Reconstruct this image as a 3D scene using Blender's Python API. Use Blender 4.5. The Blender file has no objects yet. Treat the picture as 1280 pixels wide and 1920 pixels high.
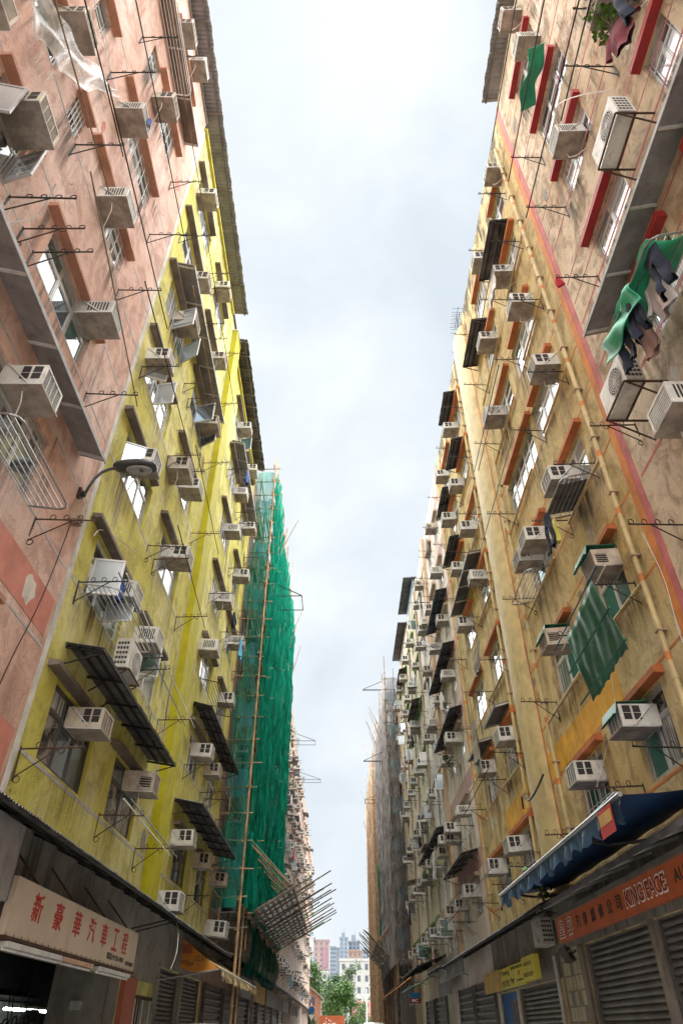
import bpy, math, random
from mathutils import Vector, Matrix
rnd = random.Random(11)
C = bpy.context.scene
COL = C.collection
R = math.radians

# ------------------------------------------------------------------ camera
cd = bpy.data.cameras.new('camera')
cam = bpy.data.objects.new('camera', cd)
COL.objects.link(cam)
cam.location = (0, 0, 1.35)
cam.rotation_euler = (R(90 + 38.6), 0, 0)
cd.sensor_fit = 'VERTICAL'
cd.sensor_height = 36.0
cd.lens = 22.91
cd.shift_x = 0.0021
cd.clip_start = 0.05
cd.clip_end = 4000
C.camera = cam

# ------------------------------------------------------------------ world: overcast sky
SUN_EL, SUN_AZ = 74, 20
w = bpy.data.worlds.new('World')
C.world = w
w.use_nodes = True
nt = w.node_tree
nt.nodes.clear()
def wn(t, **k):
    n = nt.nodes.new(t)
    for a, b in k.items():
        setattr(n, a, b)
    return n
sky = wn('ShaderNodeTexSky', sky_type='NISHITA')
sky.sun_disc = False
sky.sun_elevation = R(SUN_EL)
sky.sun_rotation = R(SUN_AZ)
sky.air_density = 1.0
sky.dust_density = 2.5
skyk = wn('ShaderNodeVectorMath', operation='SCALE')
skyk.inputs['Scale'].default_value = 0.11
nt.links.new(sky.outputs[0], skyk.inputs[0])
tc = wn('ShaderNodeTexCoord')
mp = wn('ShaderNodeMapping')
mp.inputs['Scale'].default_value = (1.0, 1.0, 1.5)
mp.inputs['Location'].default_value = (0.3, 0.15, 0.0)
nt.links.new(tc.outputs['Generated'], mp.inputs[0])
cn = wn('ShaderNodeTexNoise')
cn.inputs['Scale'].default_value = 2.3
cn.inputs['Detail'].default_value = 6
cn.inputs['Roughness'].default_value = 0.52
cn.inputs['Distortion'].default_value = 0.4
nt.links.new(mp.outputs[0], cn.inputs['Vector'])
cr = wn('ShaderNodeValToRGB')
cr.color_ramp.elements[0].position = 0.36
cr.color_ramp.elements[0].color = (1.32, 1.48, 1.62, 1)
cr.color_ramp.elements[1].position = 0.60
cr.color_ramp.elements[1].color = (1.72, 1.82, 1.90, 1)
nt.links.new(cn.outputs['Fac'], cr.inputs[0])
mx = wn('ShaderNodeMixRGB')
mx.inputs[0].default_value = 0.95
nt.links.new(skyk.outputs[0], mx.inputs[1])
nt.links.new(cr.outputs[0], mx.inputs[2])
bg = wn('ShaderNodeBackground')
bg.inputs['Strength'].default_value = 0.05
nt.links.new(mx.outputs[0], bg.inputs['Color'])
wo = wn('ShaderNodeOutputWorld')
nt.links.new(bg.outputs[0], wo.inputs['Surface'])

sl = bpy.data.lights.new('sun', 'SUN')
sl.energy = 1.5
sl.angle = R(175)
sl.color = (1.0, 0.985, 0.96)
so = bpy.data.objects.new('sun', sl)
COL.objects.link(so)
# sun high over the street, slightly behind the camera
so.rotation_euler = (R(-(90 - SUN_EL)), 0, R(SUN_AZ))
so.location = (0, 0, 60)

vs = C.view_settings
vs.view_transform = 'Standard'
vs.look = 'None'
vs.exposure = 3.52
vs.gamma = 1.0
vs.use_curve_mapping = False
cy = C.cycles
try:
    cy.max_bounces = 12
    cy.diffuse_bounces = 8
    cy.glossy_bounces = 3
    cy.transparent_max_bounces = 16
    cy.use_denoising = True
except Exception:
    pass

# ------------------------------------------------------------------ materials
MATS = {}
class NT:
    def __init__(s, m):
        s.t = m.node_tree
        s.geo = None
    def n(s, typ, **k):
        x = s.t.nodes.new(typ)
        for a, b in k.items():
            setattr(x, a, b)
        return x
    def l(s, a, b):
        s.t.links.new(a, b)
    def pos(s, scale=(1, 1, 1), rot=(0, 0, 0)):
        if not s.geo:
            s.geo = s.n('ShaderNodeNewGeometry')
        m = s.n('ShaderNodeMapping')
        m.inputs['Scale'].default_value = scale
        m.inputs['Rotation'].default_value = rot
        s.l(s.geo.outputs['Position'], m.inputs[0])
        return m.outputs[0]
    def noise(s, scale, detail=4, rough=.55, dist=0., sc=(1, 1, 1), rot=(0, 0, 0)):
        x = s.n('ShaderNodeTexNoise')
        x.inputs['Scale'].default_value = scale
        x.inputs['Detail'].default_value = detail
        x.inputs['Roughness'].default_value = rough
        x.inputs['Distortion'].default_value = dist
        s.l(s.pos(sc, rot), x.inputs['Vector'])
        return x.outputs['Fac']
    def ramp(s, v, a, b, lo=0., hi=1.):
        x = s.n('ShaderNodeMapRange')
        x.interpolation_type = 'SMOOTHSTEP'
        x.inputs[1].default_value = a
        x.inputs[2].default_value = b
        x.inputs[3].default_value = lo
        x.inputs[4].default_value = hi
        s.l(v, x.inputs[0])
        return x.outputs[0]
    def math(s, op, a, b):
        x = s.n('ShaderNodeMath', operation=op)
        for i, q in enumerate((a, b)):
            if isinstance(q, (int, float)):
                x.inputs[i].default_value = q
            else:
                s.l(q, x.inputs[i])
        return x.outputs[0]
    def mix(s, f, a, b):
        x = s.n('ShaderNodeMixRGB')
        for i, q in enumerate((f, a, b)):
            if isinstance(q, (int, float)):
                x.inputs[i].default_value = q
            elif isinstance(q, tuple):
                x.inputs[i].default_value = (*q[:3], 1)
            else:
                s.l(q, x.inputs[i])
        return x.outputs[0]

def newmat(name):
    m = bpy.data.materials.new(name)
    m.use_nodes = True
    t = NT(m)
    b = m.node_tree.nodes['Principled BSDF']
    MATS[name] = m
    return m, t, b

def pmat(name, col, rough=.6, metal=0., var=.18, dirt=.35, dcol=(.07, .055, .04), scale=2.2, bump=.1, spec=.4):
    """plain painted or metal thing with uneven tone, grime and fine relief"""
    m, t, b = newmat(name)
    n1 = t.noise(scale, 5, .6)
    dark = tuple(c * (1 - var) for c in col)
    lite = tuple(min(1, c * (1 + var * .7)) for c in col)
    c1 = t.mix(t.ramp(n1, .35, .65), dark, lite)
    n2 = t.noise(scale * 2.6, 6, .65, .5, (1, 1, .35))
    c2 = t.mix(t.ramp(n2, .5, .78, 0, dirt), c1, dcol)
    t.l(c2, b.inputs['Base Color'])
    b.inputs['Roughness'].default_value = rough
    b.inputs['Metallic'].default_value = metal
    b.inputs['Specular IOR Level'].default_value = spec
    if bump:
        bp = t.n('ShaderNodeBump')
        bp.inputs['Strength'].default_value = bump
        bp.inputs['Distance'].default_value = .02
        t.l(t.noise(scale * 14, 3, .6), bp.inputs['Height'])
        t.l(bp.outputs[0], b.inputs['Normal'])
    return m

def wall_mat(name, base, lite, dark, trowel=.6, stain=.55, spots=.6, mold=0., ztop=26., bump=.5):
    """old rendered wall: trowelled plaster, faded patches, run-off streaks, peeled spots, mould along the parapet"""
    m, t, b = newmat(name)
    c = t.mix(t.ramp(t.noise(.32, 4, .6), .38, .64), base, lite)
    tr = t.noise(1.9, 9, .7, .7, (1, 1, .8), (R(35), R(20), 0))
    c = t.mix(t.ramp(tr, .42, .64, 0, trowel), c, dark)
    tr2 = t.noise(5.5, 8, .74, .9, (1, 1, .62), (R(42), 0, 0))
    c = t.mix(t.ramp(tr2, .56, .74, 0, trowel * .75), c, dark)
    c = t.mix(t.ramp(tr2, .44, .28, 0, trowel * .55), c, tuple(min(.85, x * 1.35) for x in lite))
    st = t.noise(1.5, 6, .62, .3, (2.2, 2.2, .10))
    big = t.ramp(t.noise(.22, 3), .40, .62)
    c = t.mix(t.math('MULTIPLY', t.ramp(st, .48, .72, 0, stain), big), c, tuple(x * .38 for x in dark))
    pe = t.noise(.9, 7, .7, 1.2)
    c = t.mix(t.ramp(pe, .64, .70, 0, .42 * stain), c, (.55, .52, .46))
    sp = t.noise(5.5, 5, .75, .3)
    c = t.mix(t.ramp(sp, .665, .70, 0, spots), c, (.035, .028, .022))
    if mold:
        z = t.n('ShaderNodeSeparateXYZ')
        t.l(t.pos(), z.inputs[0])
        g = t.ramp(z.outputs[2], ztop - 5., ztop, 0, 1)
        mo = t.noise(1.6, 7, .72, .4, (1.4, 1.4, .5))
        f = t.ramp(t.math('ADD', mo, t.math('MULTIPLY', g, .22)), .60, .78, 0, mold)
        c = t.mix(f, c, (.02, .02, .016))
    t.l(c, b.inputs['Base Color'])
    b.inputs['Roughness'].default_value = .85
    b.inputs['Specular IOR Level'].default_value = .25
    bp = t.n('ShaderNodeBump')
    bp.inputs['Strength'].default_value = bump
    bp.inputs['Distance'].default_value = .05
    h = t.math('ADD', t.math('MULTIPLY', tr2, 1.0), t.math('MULTIPLY', t.noise(28, 4, .7), .35))
    t.l(h, bp.inputs['Height'])
    t.l(bp.outputs[0], b.inputs['Normal'])
    return m

def glass_mat(name, base, rough=.04, spec=.9, coat=0., metal=.0):
    m, t, b = newmat(name)
    n1 = t.noise(1.7, 3)
    t.l(t.mix(n1, tuple(x * .7 for x in base), tuple(min(1, x * 1.3) for x in base)), b.inputs['Base Color'])
    b.inputs['Roughness'].default_value = rough
    b.inputs['Specular IOR Level'].default_value = spec
    b.inputs['IOR'].default_value = 1.55 + coat
    b.inputs['Metallic'].default_value = metal
    return m

def net_mat(name, col, alpha, weave=0.):
    """woven net or plastic sheet: part of the light passes straight through the holes"""
    m, t, b = newmat(name)
    n1 = t.noise(1.1, 6, .65, .5, (3.0, 3.0, .14))
    cc = t.mix(t.ramp(n1, .38, .66), tuple(c * .55 for c in col), tuple(min(1, c * 1.3) for c in col))
    d = t.n('ShaderNodeBsdfDiffuse')
    tr = t.n('ShaderNodeBsdfTranslucent')
    t.l(cc, d.inputs['Color'])
    t.l(cc, tr.inputs['Color'])
    a = t.n('ShaderNodeMixShader')
    a.inputs[0].default_value = .4
    t.l(d.outputs[0], a.inputs[1])
    t.l(tr.outputs[0], a.inputs[2])
    tp = t.n('ShaderNodeBsdfTransparent')
    o = t.n('ShaderNodeMixShader')
    f = t.ramp(t.noise(.8, 5, .6, .4, (2, 2, .5)), .3, .7, max(0, alpha - .18), min(1, alpha + .15))
    t.l(f, o.inputs[0])
    t.l(tp.outputs[0], o.inputs[1])
    t.l(a.outputs[0], o.inputs[2])
    out = [n for n in t.t.nodes if n.type == 'OUTPUT_MATERIAL'][0]
    t.l(o.outputs[0], out.inputs['Surface'])
    return m

def plastic_sheet_mat(name, col, alpha):
    m, t, b = newmat(name)
    b.inputs['Base Color'].default_value = (*col, 1)
    b.inputs['Roughness'].default_value = .22
    t.l(t.ramp(t.noise(2.2, 5, .6, .6), .3, .7, alpha - .2, alpha + .25), b.inputs['Alpha'])
    return m

def stain_mat(name, col):
    # rain-washed grime: dense under the sill, thinning out downwards in separate runs
    m, t, b = newmat(name)
    b.inputs['Base Color'].default_value = (*col, 1)
    b.inputs['Roughness'].default_value = .9
    uv = t.n('ShaderNodeUVMap')
    x = t.n('ShaderNodeSeparateXYZ')
    t.l(uv.outputs[0], x.inputs[0])
    runs = t.ramp(t.noise(3.2, 6, .7, .2, (2.4, 2.4, .12)), .42, .66)
    fade = t.math('MULTIPLY', t.ramp(x.outputs[1], 0, .9), t.ramp(x.outputs[0], 0, .25))
    fade = t.math('MULTIPLY', fade, t.ramp(x.outputs[0], 1.0, .75))
    t.l(t.math('MULTIPLY', t.math('MULTIPLY', runs, fade), .5), b.inputs['Alpha'])
    return m

def emit_mat(name, col, s):
    m, t, b = newmat(name)
    b.inputs['Base Color'].default_value = (*col, 1)
    b.inputs['Emission Color'].default_value = (*col, 1)
    b.inputs['Emission Strength'].default_value = s
    return m

# walls
wall_mat('pink_wall', (.62, .395, .31), (.73, .55, .48), (.37, .21, .16), .65, .45, .65, bump=.9)
wall_mat('yellow_wall', (.61, .56, .12), (.70, .655, .30), (.33, .28, .07), .68, .35, .75, .4, 27.5, 1.1)
wall_mat('beige_wall', (.56, .43, .28), (.68, .56, .42), (.29, .20, .125), .9, .5, .95, .3, 25.5, 1.1)
wall_mat('ochre_wall', (.55, .405, .17), (.61, .49, .26), (.28, .19, .085), .72, .6, .9, .9, 25.5, 1.0)
wall_mat('pale_pink_wall', (.58, .47, .40), (.70, .62, .56), (.38, .30, .24), .4, .65, .5, .4, 26, .4)
wall_mat('mossy_wall', (.52, .44, .30), (.62, .55, .42), (.27, .25, .14), .5, .8, .6, .6, 26, .4)
wall_mat('grey_wall', (.20, .185, .17), (.27, .25, .23), (.11, .10, .09), .5, .7, .6, .4, 26, .4)
wall_mat('tan_wall', (.32, .235, .15), (.42, .33, .23), (.17, .12, .08), .5, .75, .6, .5, 27, .4)
wall_mat('rose_wall', (.30, .22, .17), (.38, .30, .24), (.17, .12, .09), .5, .8, .7, .5, 27, .4)
wall_mat('concrete', (.24, .22, .20), (.33, .31, .28), (.13, .12, .10), .5, .6, .5)
wall_mat('shop_wall', (.22, .20, .17), (.30, .27, .23), (.09, .08, .07), .5, .8, .6)
wall_mat('brick_red', (.22, .10, .06), (.28, .135, .085), (.13, .06, .04), .5, .5, .4)
pmat('pale_patch', (.58, .54, .47), .9, 0, .15, .4)
pmat('yellow_reveal', (.52, .465, .07), .8, 0, .15, .35)
pmat('olive_paint', (.40, .36, .004), .75, 0, .12, .2)
pmat('mustard_paint', (.62, .33, .03), .8, 0, .15, .3)
pmat('orange_paint', (.52, .19, .05), .8, 0, .2, .35)
pmat('orange_hood', (.40, .115, .03), .7, 0, .2, .35)
pmat('red_hood', (.30, .02, .02), .6, 0, .2, .3)
pmat('pink_paint', (.45, .13, .13), .8, 0, .2, .4)
pmat('salmon_paint', (.50, .19, .14), .8, 0, .15, .3)
pmat('brown_hood', (.42, .20, .13), .75, 0, .2, .3)
pmat('dark_hood', (.15, .12, .095), .8, 0, .3, .5)
pmat('green_hood', (.10, .17, .05), .85, 0, .4, .6)
pmat('tan_hood', (.34, .25, .18), .8, 0, .2, .5)
pmat('grey_line', (.42, .41, .40), .85, 0, .2, .45)
pmat('pale_line', (.55, .54, .52), .85, 0, .2, .45)
pmat('tan_pilaster', (.46, .31, .20), .8, 0, .12, .35)
pmat('ochre_pipe', (.50, .39, .19), .6, 0, .15, .4)
pmat('fringe_pink', (.40, .24, .22), .8, 0, .12, .4)
# metal, plastic
pmat('white_frame', (.62, .62, .60), .45, .0, .1, .3)
pmat('alu_frame', (.42, .42, .41), .4, .3, .12, .3)
pmat('dark_frame', (.09, .085, .08), .5, .2, .2, .3)
pmat('ac_white', (.55, .53, .48), .5, 0, .15, .55, (.12, .085, .05), scale=3.6)
pmat('ac_beige', (.46, .395, .31), .55, 0, .2, .6, (.14, .075, .04), scale=3.6)
pmat('ac_grey', (.42, .40, .36), .55, 0, .22, .55, scale=3.2)
pmat('ac_grille', (.055, .10, .13), .5, .2, .3, .3)
pmat('ac_grille_grey', (.16, .16, .16), .5, .2, .3, .3)
pmat('ac_vent', (.025, .02, .018), .7, 0, .3, .2)
pmat('ac_tray', (.30, .26, .22), .6, .1, .3, .5, scale=4)
pmat('strut_white', (.55, .54, .52), .5, .1, .15, .4)
pmat('rust', (.075, .04, .026), .8, .2, .45, .5, scale=6)
pmat('black_iron', (.022, .02, .018), .65, .3, .3, .3)
pmat('sheet_dark', (.13, .125, .13), .6, .3, .35, .5)
pmat('sheet_grey', (.27, .26, .26), .6, .2, .2, .45)
pmat('sheet_brown', (.20, .16, .13), .7, .2, .3, .5)
pmat('sheet_blue', (.10, .14, .17), .6, .2, .25, .4)
pmat('steel', (.30, .30, .30), .35, .8, .15, .25)
pmat('shutter_grey', (.14, .135, .13), .5, .3, .25, .45)
pmat('shutter_brown', (.12, .105, .095), .55, .3, .25, .45)
pmat('bamboo_dry', (.40, .25, .13), .6, 0, .35, .35, scale=3)
pmat('bamboo_old', (.19, .135, .085), .7, 0, .4, .45, scale=3)
pmat('bamboo_dark', (.10, .065, .04), .7, 0, .4, .4, scale=3)
pmat('bamboo_green', (.13, .18, .07), .65, 0, .35, .35, scale=3)
pmat('black_cable', (.012, .012, .012), .5, 0, .1, .1)
pmat('white_hose', (.60, .56, .50), .5, 0, .1, .3)
pmat('lamp_grey', (.06, .065, .065), .4, .4, .2, .3)
pmat('lamp_lens', (.26, .25, .24), .22, 0, .2, .4)
pmat('blue_pole', (.03, .08, .20), .4, 0, .1, .2)
pmat('teal_pole', (.03, .30, .36), .4, 0, .1, .2)
# signs, cloth
pmat('sign_cream', (.56, .47, .37), .55, 0, .08, .35, scale=.9)
pmat('sign_red', (.42, .025, .02), .5, 0, .08, .1)
pmat('sign_black', (.02, .02, .02), .5, 0, .08, .1)
pmat('sign_orange_red', (.42, .10, .035), .5, 0, .1, .25)
pmat('sign_white', (.70, .68, .64), .5, 0, .05, .1)
pmat('sign_yellow', (.55, .48, .06), .5, 0, .06, .2)
pmat('sign_tan', (.50, .32, .10), .6, 0, .12, .35)
pmat('sign_maroon', (.20, .02, .015), .5, 0, .1, .1)
pmat('sign_blue', (.02, .13, .30), .5, 0, .1, .1)
pmat('awning_blue', (.012, .045, .13), .55, 0, .25, .25, (.02, .02, .02))
pmat('awning_pale_blue', (.035, .08, .14), .55, 0, .3, .25)
pmat('awning_orange', (.62, .24, .03), .65, 0, .12, .2)
pmat('awning_cream', (.55, .42, .22), .65, 0, .2, .4)
pmat('awning_green', (.025, .12, .075), .45, 0, .3, .2)
pmat('tarp_green', (.02, .30, .16), .5, 0, .3, .15)
pmat('cloth_navy', (.015, .02, .04), .9, 0, .2, .1)
pmat('cloth_white', (.62, .58, .56), .9, 0, .1, .1)
pmat('cloth_pink', (.50, .33, .28), .9, 0, .1, .1)
pmat('cloth_maroon', (.16, .03, .04), .9, 0, .2, .1)
pmat('cloth_red', (.45, .03, .04), .9, 0, .2, .1)
pmat('cloth_blue', (.03, .08, .30), .9, 0, .2, .1)
pmat('cloth_sky', (.10, .38, .60), .9, 0, .2, .1)
pmat('cloth_grey', (.28, .25, .22), .9, 0, .2, .2)
pmat('pillar_red', (.34, .10, .06), .7, 0, .1, .3)
pmat('tile_cream', (.38, .34, .24), .35, 0, .2, .5)
pmat('tile_rust', (.30, .12, .06), .35, 0, .2, .4)
pmat('door_blue', (.01, .11, .34), .4, 0, .25, .3)
pmat('pale_concrete', (.38, .37, .35), .85, 0, .25, .3)  # unseen road as light concrete, tone raised to bounce fill up the walls
pmat('pavement', (.42, .41, .39), .85, 0, .2, .4)  # unseen ground, lightened as well for more fill from below
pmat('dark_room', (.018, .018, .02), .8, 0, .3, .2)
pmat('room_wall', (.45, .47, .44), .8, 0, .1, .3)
pmat('car_silver', (.42, .43, .44), .25, .6, .03, .03)
pmat('car_white', (.72, .72, .72), .25, 0, .03, .03)
pmat('rubber', (.02, .02, .02), .8, 0, .1, .1)
# distant city
pmat('tower_pink', (.19, .14, .135), .8, 0, .06, .12, scale=.2)
pmat('tower_mauve', (.19, .105, .135), .8, 0, .06, .1, scale=.2)
pmat('tower_blue', (.14, .17, .205), .7, 0, .08, .1, scale=.2)
pmat('tower_grey', (.10, .12, .14), .7, 0, .08, .1, scale=.2)
pmat('tower_tan', (.18, .125, .095), .8, 0, .06, .1, scale=.2)
pmat('tower_white', (.27, .27, .255), .8, 0, .06, .2, scale=.3)
pmat('city_window', (.06, .07, .09), .3, 0, .2, .1)
pmat('roof_red', (.19, .06, .053), .7, 0, .15, .2)
pmat('bark', (.10, .075, .05), .9, 0, .3, .3)
# glazing
glass_mat('glass_dark', (.03, .035, .04))
glass_mat('glass_mirror', (.24, .28, .315), .07, 1.0, .45, .75)
glass_mat('glass_frost', (.38, .42, .45), .25, .9, .2)
glass_mat('glass_teal', (.06, .13, .12), .08, .9, .2)
glass_mat('glass_curtain', (.40, .41, .41), .12, .8, .2)
def drawn(name, a, b_, sc, w):
    # glass with a drawn curtain or blind close behind it
    m, t, b = newmat(name)
    t.l(t.mix(t.ramp(t.noise(w, 3, .6, .1, sc), .4, .6), a, b_), b.inputs['Base Color'])
    b.inputs['Roughness'].default_value = .08
    b.inputs['IOR'].default_value = 1.6
drawn('glass_folds', (.10, .105, .11), (.42, .41, .38), (1, 1, .05), 13)
drawn('glass_blind', (.12, .13, .13), (.38, .40, .40), (.1, .1, 1), 11)
drawn('glass_clutter', (.02, .022, .025), (.26, .23, .20), (1, 1, 1), 3.2)
glass_mat('lens_white', (.5, .5, .5), .2, .6)
# nets
net_mat('net_green', (.012, .26, .165), .82)
net_mat('net_green_thin', (.02, .27, .19), .50)
net_mat('net_green_dark', (.012, .10, .07), .86)
net_mat('net_grey', (.40, .38, .37), .82)
net_mat('net_grey_thin', (.22, .21, .20), .62)
net_mat('net_black', (.05, .042, .038), .66)
net_mat('tarp_blue', (.16, .42, .50), .70)
plastic_sheet_mat('clear_plastic', (.80, .80, .80), .34)
plastic_sheet_mat('milky_plastic', (.46, .44, .41), .72)
emit_mat('tube_light', (.85, 1.0, .92), 2.2)
stain_mat('rain_grime', (.035, .028, .02))
stain_mat('lime_run', (.72, .70, .64))
stain_mat('rust_run', (.16, .07, .03))
# leaves
def leaf_mat(name, a, b_):
    m, t, b = newmat(name)
    t.l(t.mix(t.ramp(t.noise(.9, 4), .35, .65), a, b_), b.inputs['Base Color'])
    b.inputs['Roughness'].default_value = .55
    b.inputs['Specular IOR Level'].default_value = .3
    return m
leaf_mat('leaf_bright', (.035, .10, .012), (.085, .18, .022))
leaf_mat('leaf_mid', (.028, .065, .016), (.065, .12, .03))
leaf_mat('leaf_dark', (.016, .045, .012), (.035, .08, .02))
leaf_mat('leaf_pale', (.06, .10, .035), (.11, .15, .06))

# ------------------------------------------------------------------ mesh builder
class MB:
    def __init__(s):
        s.v, s.f, s.m, s.mi = [], [], [], 0
    def quad(s, a, b, c, d):
        n = len(s.v)
        s.v += [a, b, c, d]
        s.f.append((n, n + 1, n + 2, n + 3))
        s.m.append(s.mi)
    def tri(s, a, b, c):
        n = len(s.v)
        s.v += [a, b, c]
        s.f.append((n, n + 1, n + 2))
        s.m.append(s.mi)
    def box(s, x0, x1, y0, y1, z0, z1, skip=''):
        x0, x1 = min(x0, x1), max(x0, x1)
        y0, y1 = min(y0, y1), max(y0, y1)
        z0, z1 = min(z0, z1), max(z0, z1)
        n = len(s.v)
        s.v += [(x0, y0, z0), (x1, y0, z0), (x1, y1, z0), (x0, y1, z0), (x0, y0, z1), (x1, y0, z1), (x1, y1, z1), (x0, y1, z1)]
        for k, q in (('b', (3, 2, 1, 0)), ('t', (4, 5, 6, 7)), ('f', (0, 1, 5, 4)), ('r', (1, 2, 6, 5)), ('k', (2, 3, 7, 6)), ('l', (3, 0, 4, 7))):
            if k not in skip:
                s.f.append(tuple(n + i for i in q))
                s.m.append(s.mi)
    def hexa(s, pts):
        """eight corners in box order"""
        n = len(s.v)
        s.v += [tuple(p) for p in pts]
        for q in ((3, 2, 1, 0), (4, 5, 6, 7), (0, 1, 5, 4), (1, 2, 6, 5), (2, 3, 7, 6), (3, 0, 4, 7)):
            s.f.append(tuple(n + i for i in q))
            s.m.append(s.mi)
    def bar(s, p, q, r, n=6, r2=None, caps=True):
        p, q = Vector(p), Vector(q)
        d = q - p
        if d.length < 1e-6:
            return
        d.normalize()
        u = d.orthogonal().normalized()
        v = d.cross(u)
        k = len(s.v)
        r2 = r if r2 is None else r2
        for c, rr in ((p, r), (q, r2)):
            for i in range(n):
                a = 2 * math.pi * i / n
                s.v.append(tuple(c + (u * math.cos(a) + v * math.sin(a)) * rr))
        for i in range(n):
            j = (i + 1) % n
            s.f.append((k + i, k + j, k + n + j, k + n + i))
            s.m.append(s.mi)
        if caps:
            s.f.append(tuple(k + i for i in range(n))[::-1])
            s.f.append(tuple(k + n + i for i in range(n)))
            s.m += [s.mi, s.mi]
    def path(s, pts, r, n=5):
        for a, b in zip(pts[:-1], pts[1:]):
            s.bar(a, b, r, n)
    def grid(s, fn, nu, nv):
        k = len(s.v)
        for j in range(nv + 1):
            for i in range(nu + 1):
                s.v.append(tuple(fn(i / nu, j / nv)))
        for j in range(nv):
            for i in range(nu):
                a = k + j * (nu + 1) + i
                s.f.append((a, a + 1, a + nu + 2, a + nu + 1))
                s.m.append(s.mi)
    def ring(s, c, r, t, ax='x', n=10):
        pts = []
        for i in range(n + 1):
            a = 2 * math.pi * i / n
            o = (0, math.cos(a) * r, math.sin(a) * r) if ax == 'x' else ((math.cos(a) * r, 0, math.sin(a) * r) if ax == 'y' else (math.cos(a) * r, math.sin(a) * r, 0))
            pts.append((c[0] + o[0], c[1] + o[1], c[2] + o[2]))
        s.path(pts, t, 4)
    def mesh(s, name, mats, smooth=False):
        me = bpy.data.meshes.new(name)
        me.from_pydata(s.v, [], s.f)
        if isinstance(mats, str):
            mats = [mats]
        for q in mats:
            me.materials.append(MATS[q])
        if len(mats) > 1:
            me.polygons.foreach_set('material_index', s.m)
        if smooth:
            me.polygons.foreach_set('use_smooth', [True] * len(me.polygons))
        me.update()
        return me
    def build(s, name, mats, parent=None, loc=None, smooth=False):
        return obj(name, s.mesh(name, mats, smooth), parent, loc)

def obj(name, me, parent=None, loc=None, rot=None):
    o = bpy.data.objects.new(name, me)
    COL.objects.link(o)
    if parent:
        o.parent = parent
    if loc:
        o.location = loc
    if rot:
        o.rotation_euler = rot
    return o

LABELS = {}
def tag(o, label, cat, group=None, share=False):
    n = len(label.replace(',', ' ').split())
    if not 4 <= n <= 16:
        print('LABEL LENGTH', n, label)
    if label in LABELS and not share:
        print('DUP LABEL', label)
    LABELS[label] = 1
    o['label'] = label
    o['category'] = cat
    if group:
        o['group'] = group
    return o

def setting(o):
    o['kind'] = 'structure'
    return o

def thing(name, label, cat, loc=(0, 0, 0), rz=0., group=None, share=False):
    o = bpy.data.objects.new(name, None)
    o.empty_display_size = .2
    COL.objects.link(o)
    o.location = loc
    o.rotation_euler = (0, 0, rz)
    return tag(o, label, cat, group, share)

def copy_tree(o, parent=None):
    c = o.copy()
    COL.objects.link(c)
    if parent:
        c.parent = parent
    for ch in o.children:
        copy_tree(ch, c)
    return c

# the two street fronts: local X runs along the wall, Y points out over the street, Z is up
WL, WR = 4.85, 5.2
def front(side, y, z, o=0.):
    """world place and turn of a thing fixed on a street front"""
    return ((-WL + o, y, z), R(-90)) if side < 0 else ((WR - o, y, z), R(90))
ORD = ['ground', 'first', 'second', 'third', 'fourth', 'fifth', 'sixth', 'seventh', 'eighth', 'ninth', 'tenth', 'eleventh', 'twelfth', 'thirteenth']
def nth(i):
    return ORD[i] if i < len(ORD) else f'{i}th'

# ------------------------------------------------------------------ setting: ground
m = MB()
m.quad((-1500, -300, 0), (1500, -300, 0), (1500, 1800, 0), (-1500, 1800, 0))
setting(m.build('ground', 'pavement'))
m = MB()
m.quad((-3.3, -40, .004), (3.3, -40, .004), (3.3, 260, .004), (-3.3, 260, .004))
setting(m.build('road', 'pale_concrete'))
m = MB()
m.box(-WL + .02, -3.3, -30, 131, .001, .13)
setting(m.build('pavement', 'pavement'))
m = MB()
m.box(3.3, WR - .02, -30, 131, .001, .13)
setting(m.build('pavement', 'pavement'))
m = MB()
for y in range(-8, 130, 6):
    m.quad((-.05, y, .008), (.05, y, .008), (.05, y + 2.4, .008), (-.05, y + 2.4, .008))
setting(m.build('road_marking', 'sign_white'))

# ------------------------------------------------------------------ buildings
WIN_CACHE = {}
def win_meshes(w, h, n, transom, frame):
    key = (round(w, 2), round(h, 2), n, transom, frame)
    if key in WIN_CACHE:
        return WIN_CACHE[key]
    t = .055
    m = MB()
    m.box(-w / 2, w / 2, -.03, .03, 0, t)
    m.box(-w / 2, w / 2, -.03, .03, h - t, h)
    m.box(-w / 2, -w / 2 + t, -.028, .028, t, h - t)
    m.box(w / 2 - t, w / 2, -.028, .028, t, h - t)
    cells = []
    zt = h * .66 if transom else h - t
    if transom:
        m.box(-w / 2 + t, w / 2 - t, -.026, .026, zt - t / 2, zt + t / 2)
    cw = (w - 2 * t) / n
    for i in range(n):
        x = -w / 2 + t + i * cw
        if i:
            m.box(x - t / 2, x + t / 2, -.024, .024, t, h - t)
        cells.append((x + t / 2, x + cw - t / 2, t, zt - t / 2))
        if transom:
            cells.append((x + t / 2, x + cw - t / 2, zt + t / 2, h - t))
    fm = m.mesh('window', frame)
    pm = []
    for (a, b, c, d) in cells:
        q = MB()
        e = .028
        q.box(a - .02, b + .02, -.004, .004, c - .02, d + .02)
        # sash bars standing proud of the pane
        q.mi = 1
        q.box(a, b, .005, .018, c, c + e)
        q.box(a, b, .005, .018, d - e, d)
        q.box(a, a + e, .005, .0175, c + e, d - e)
        q.box(b - e, b, .005, .0175, c + e, d - e)
        pm.append(q)
    WIN_CACHE[key] = (fm, [(q, {}) for q in pm])
    return WIN_CACHE[key]
SASH = {}
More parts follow.
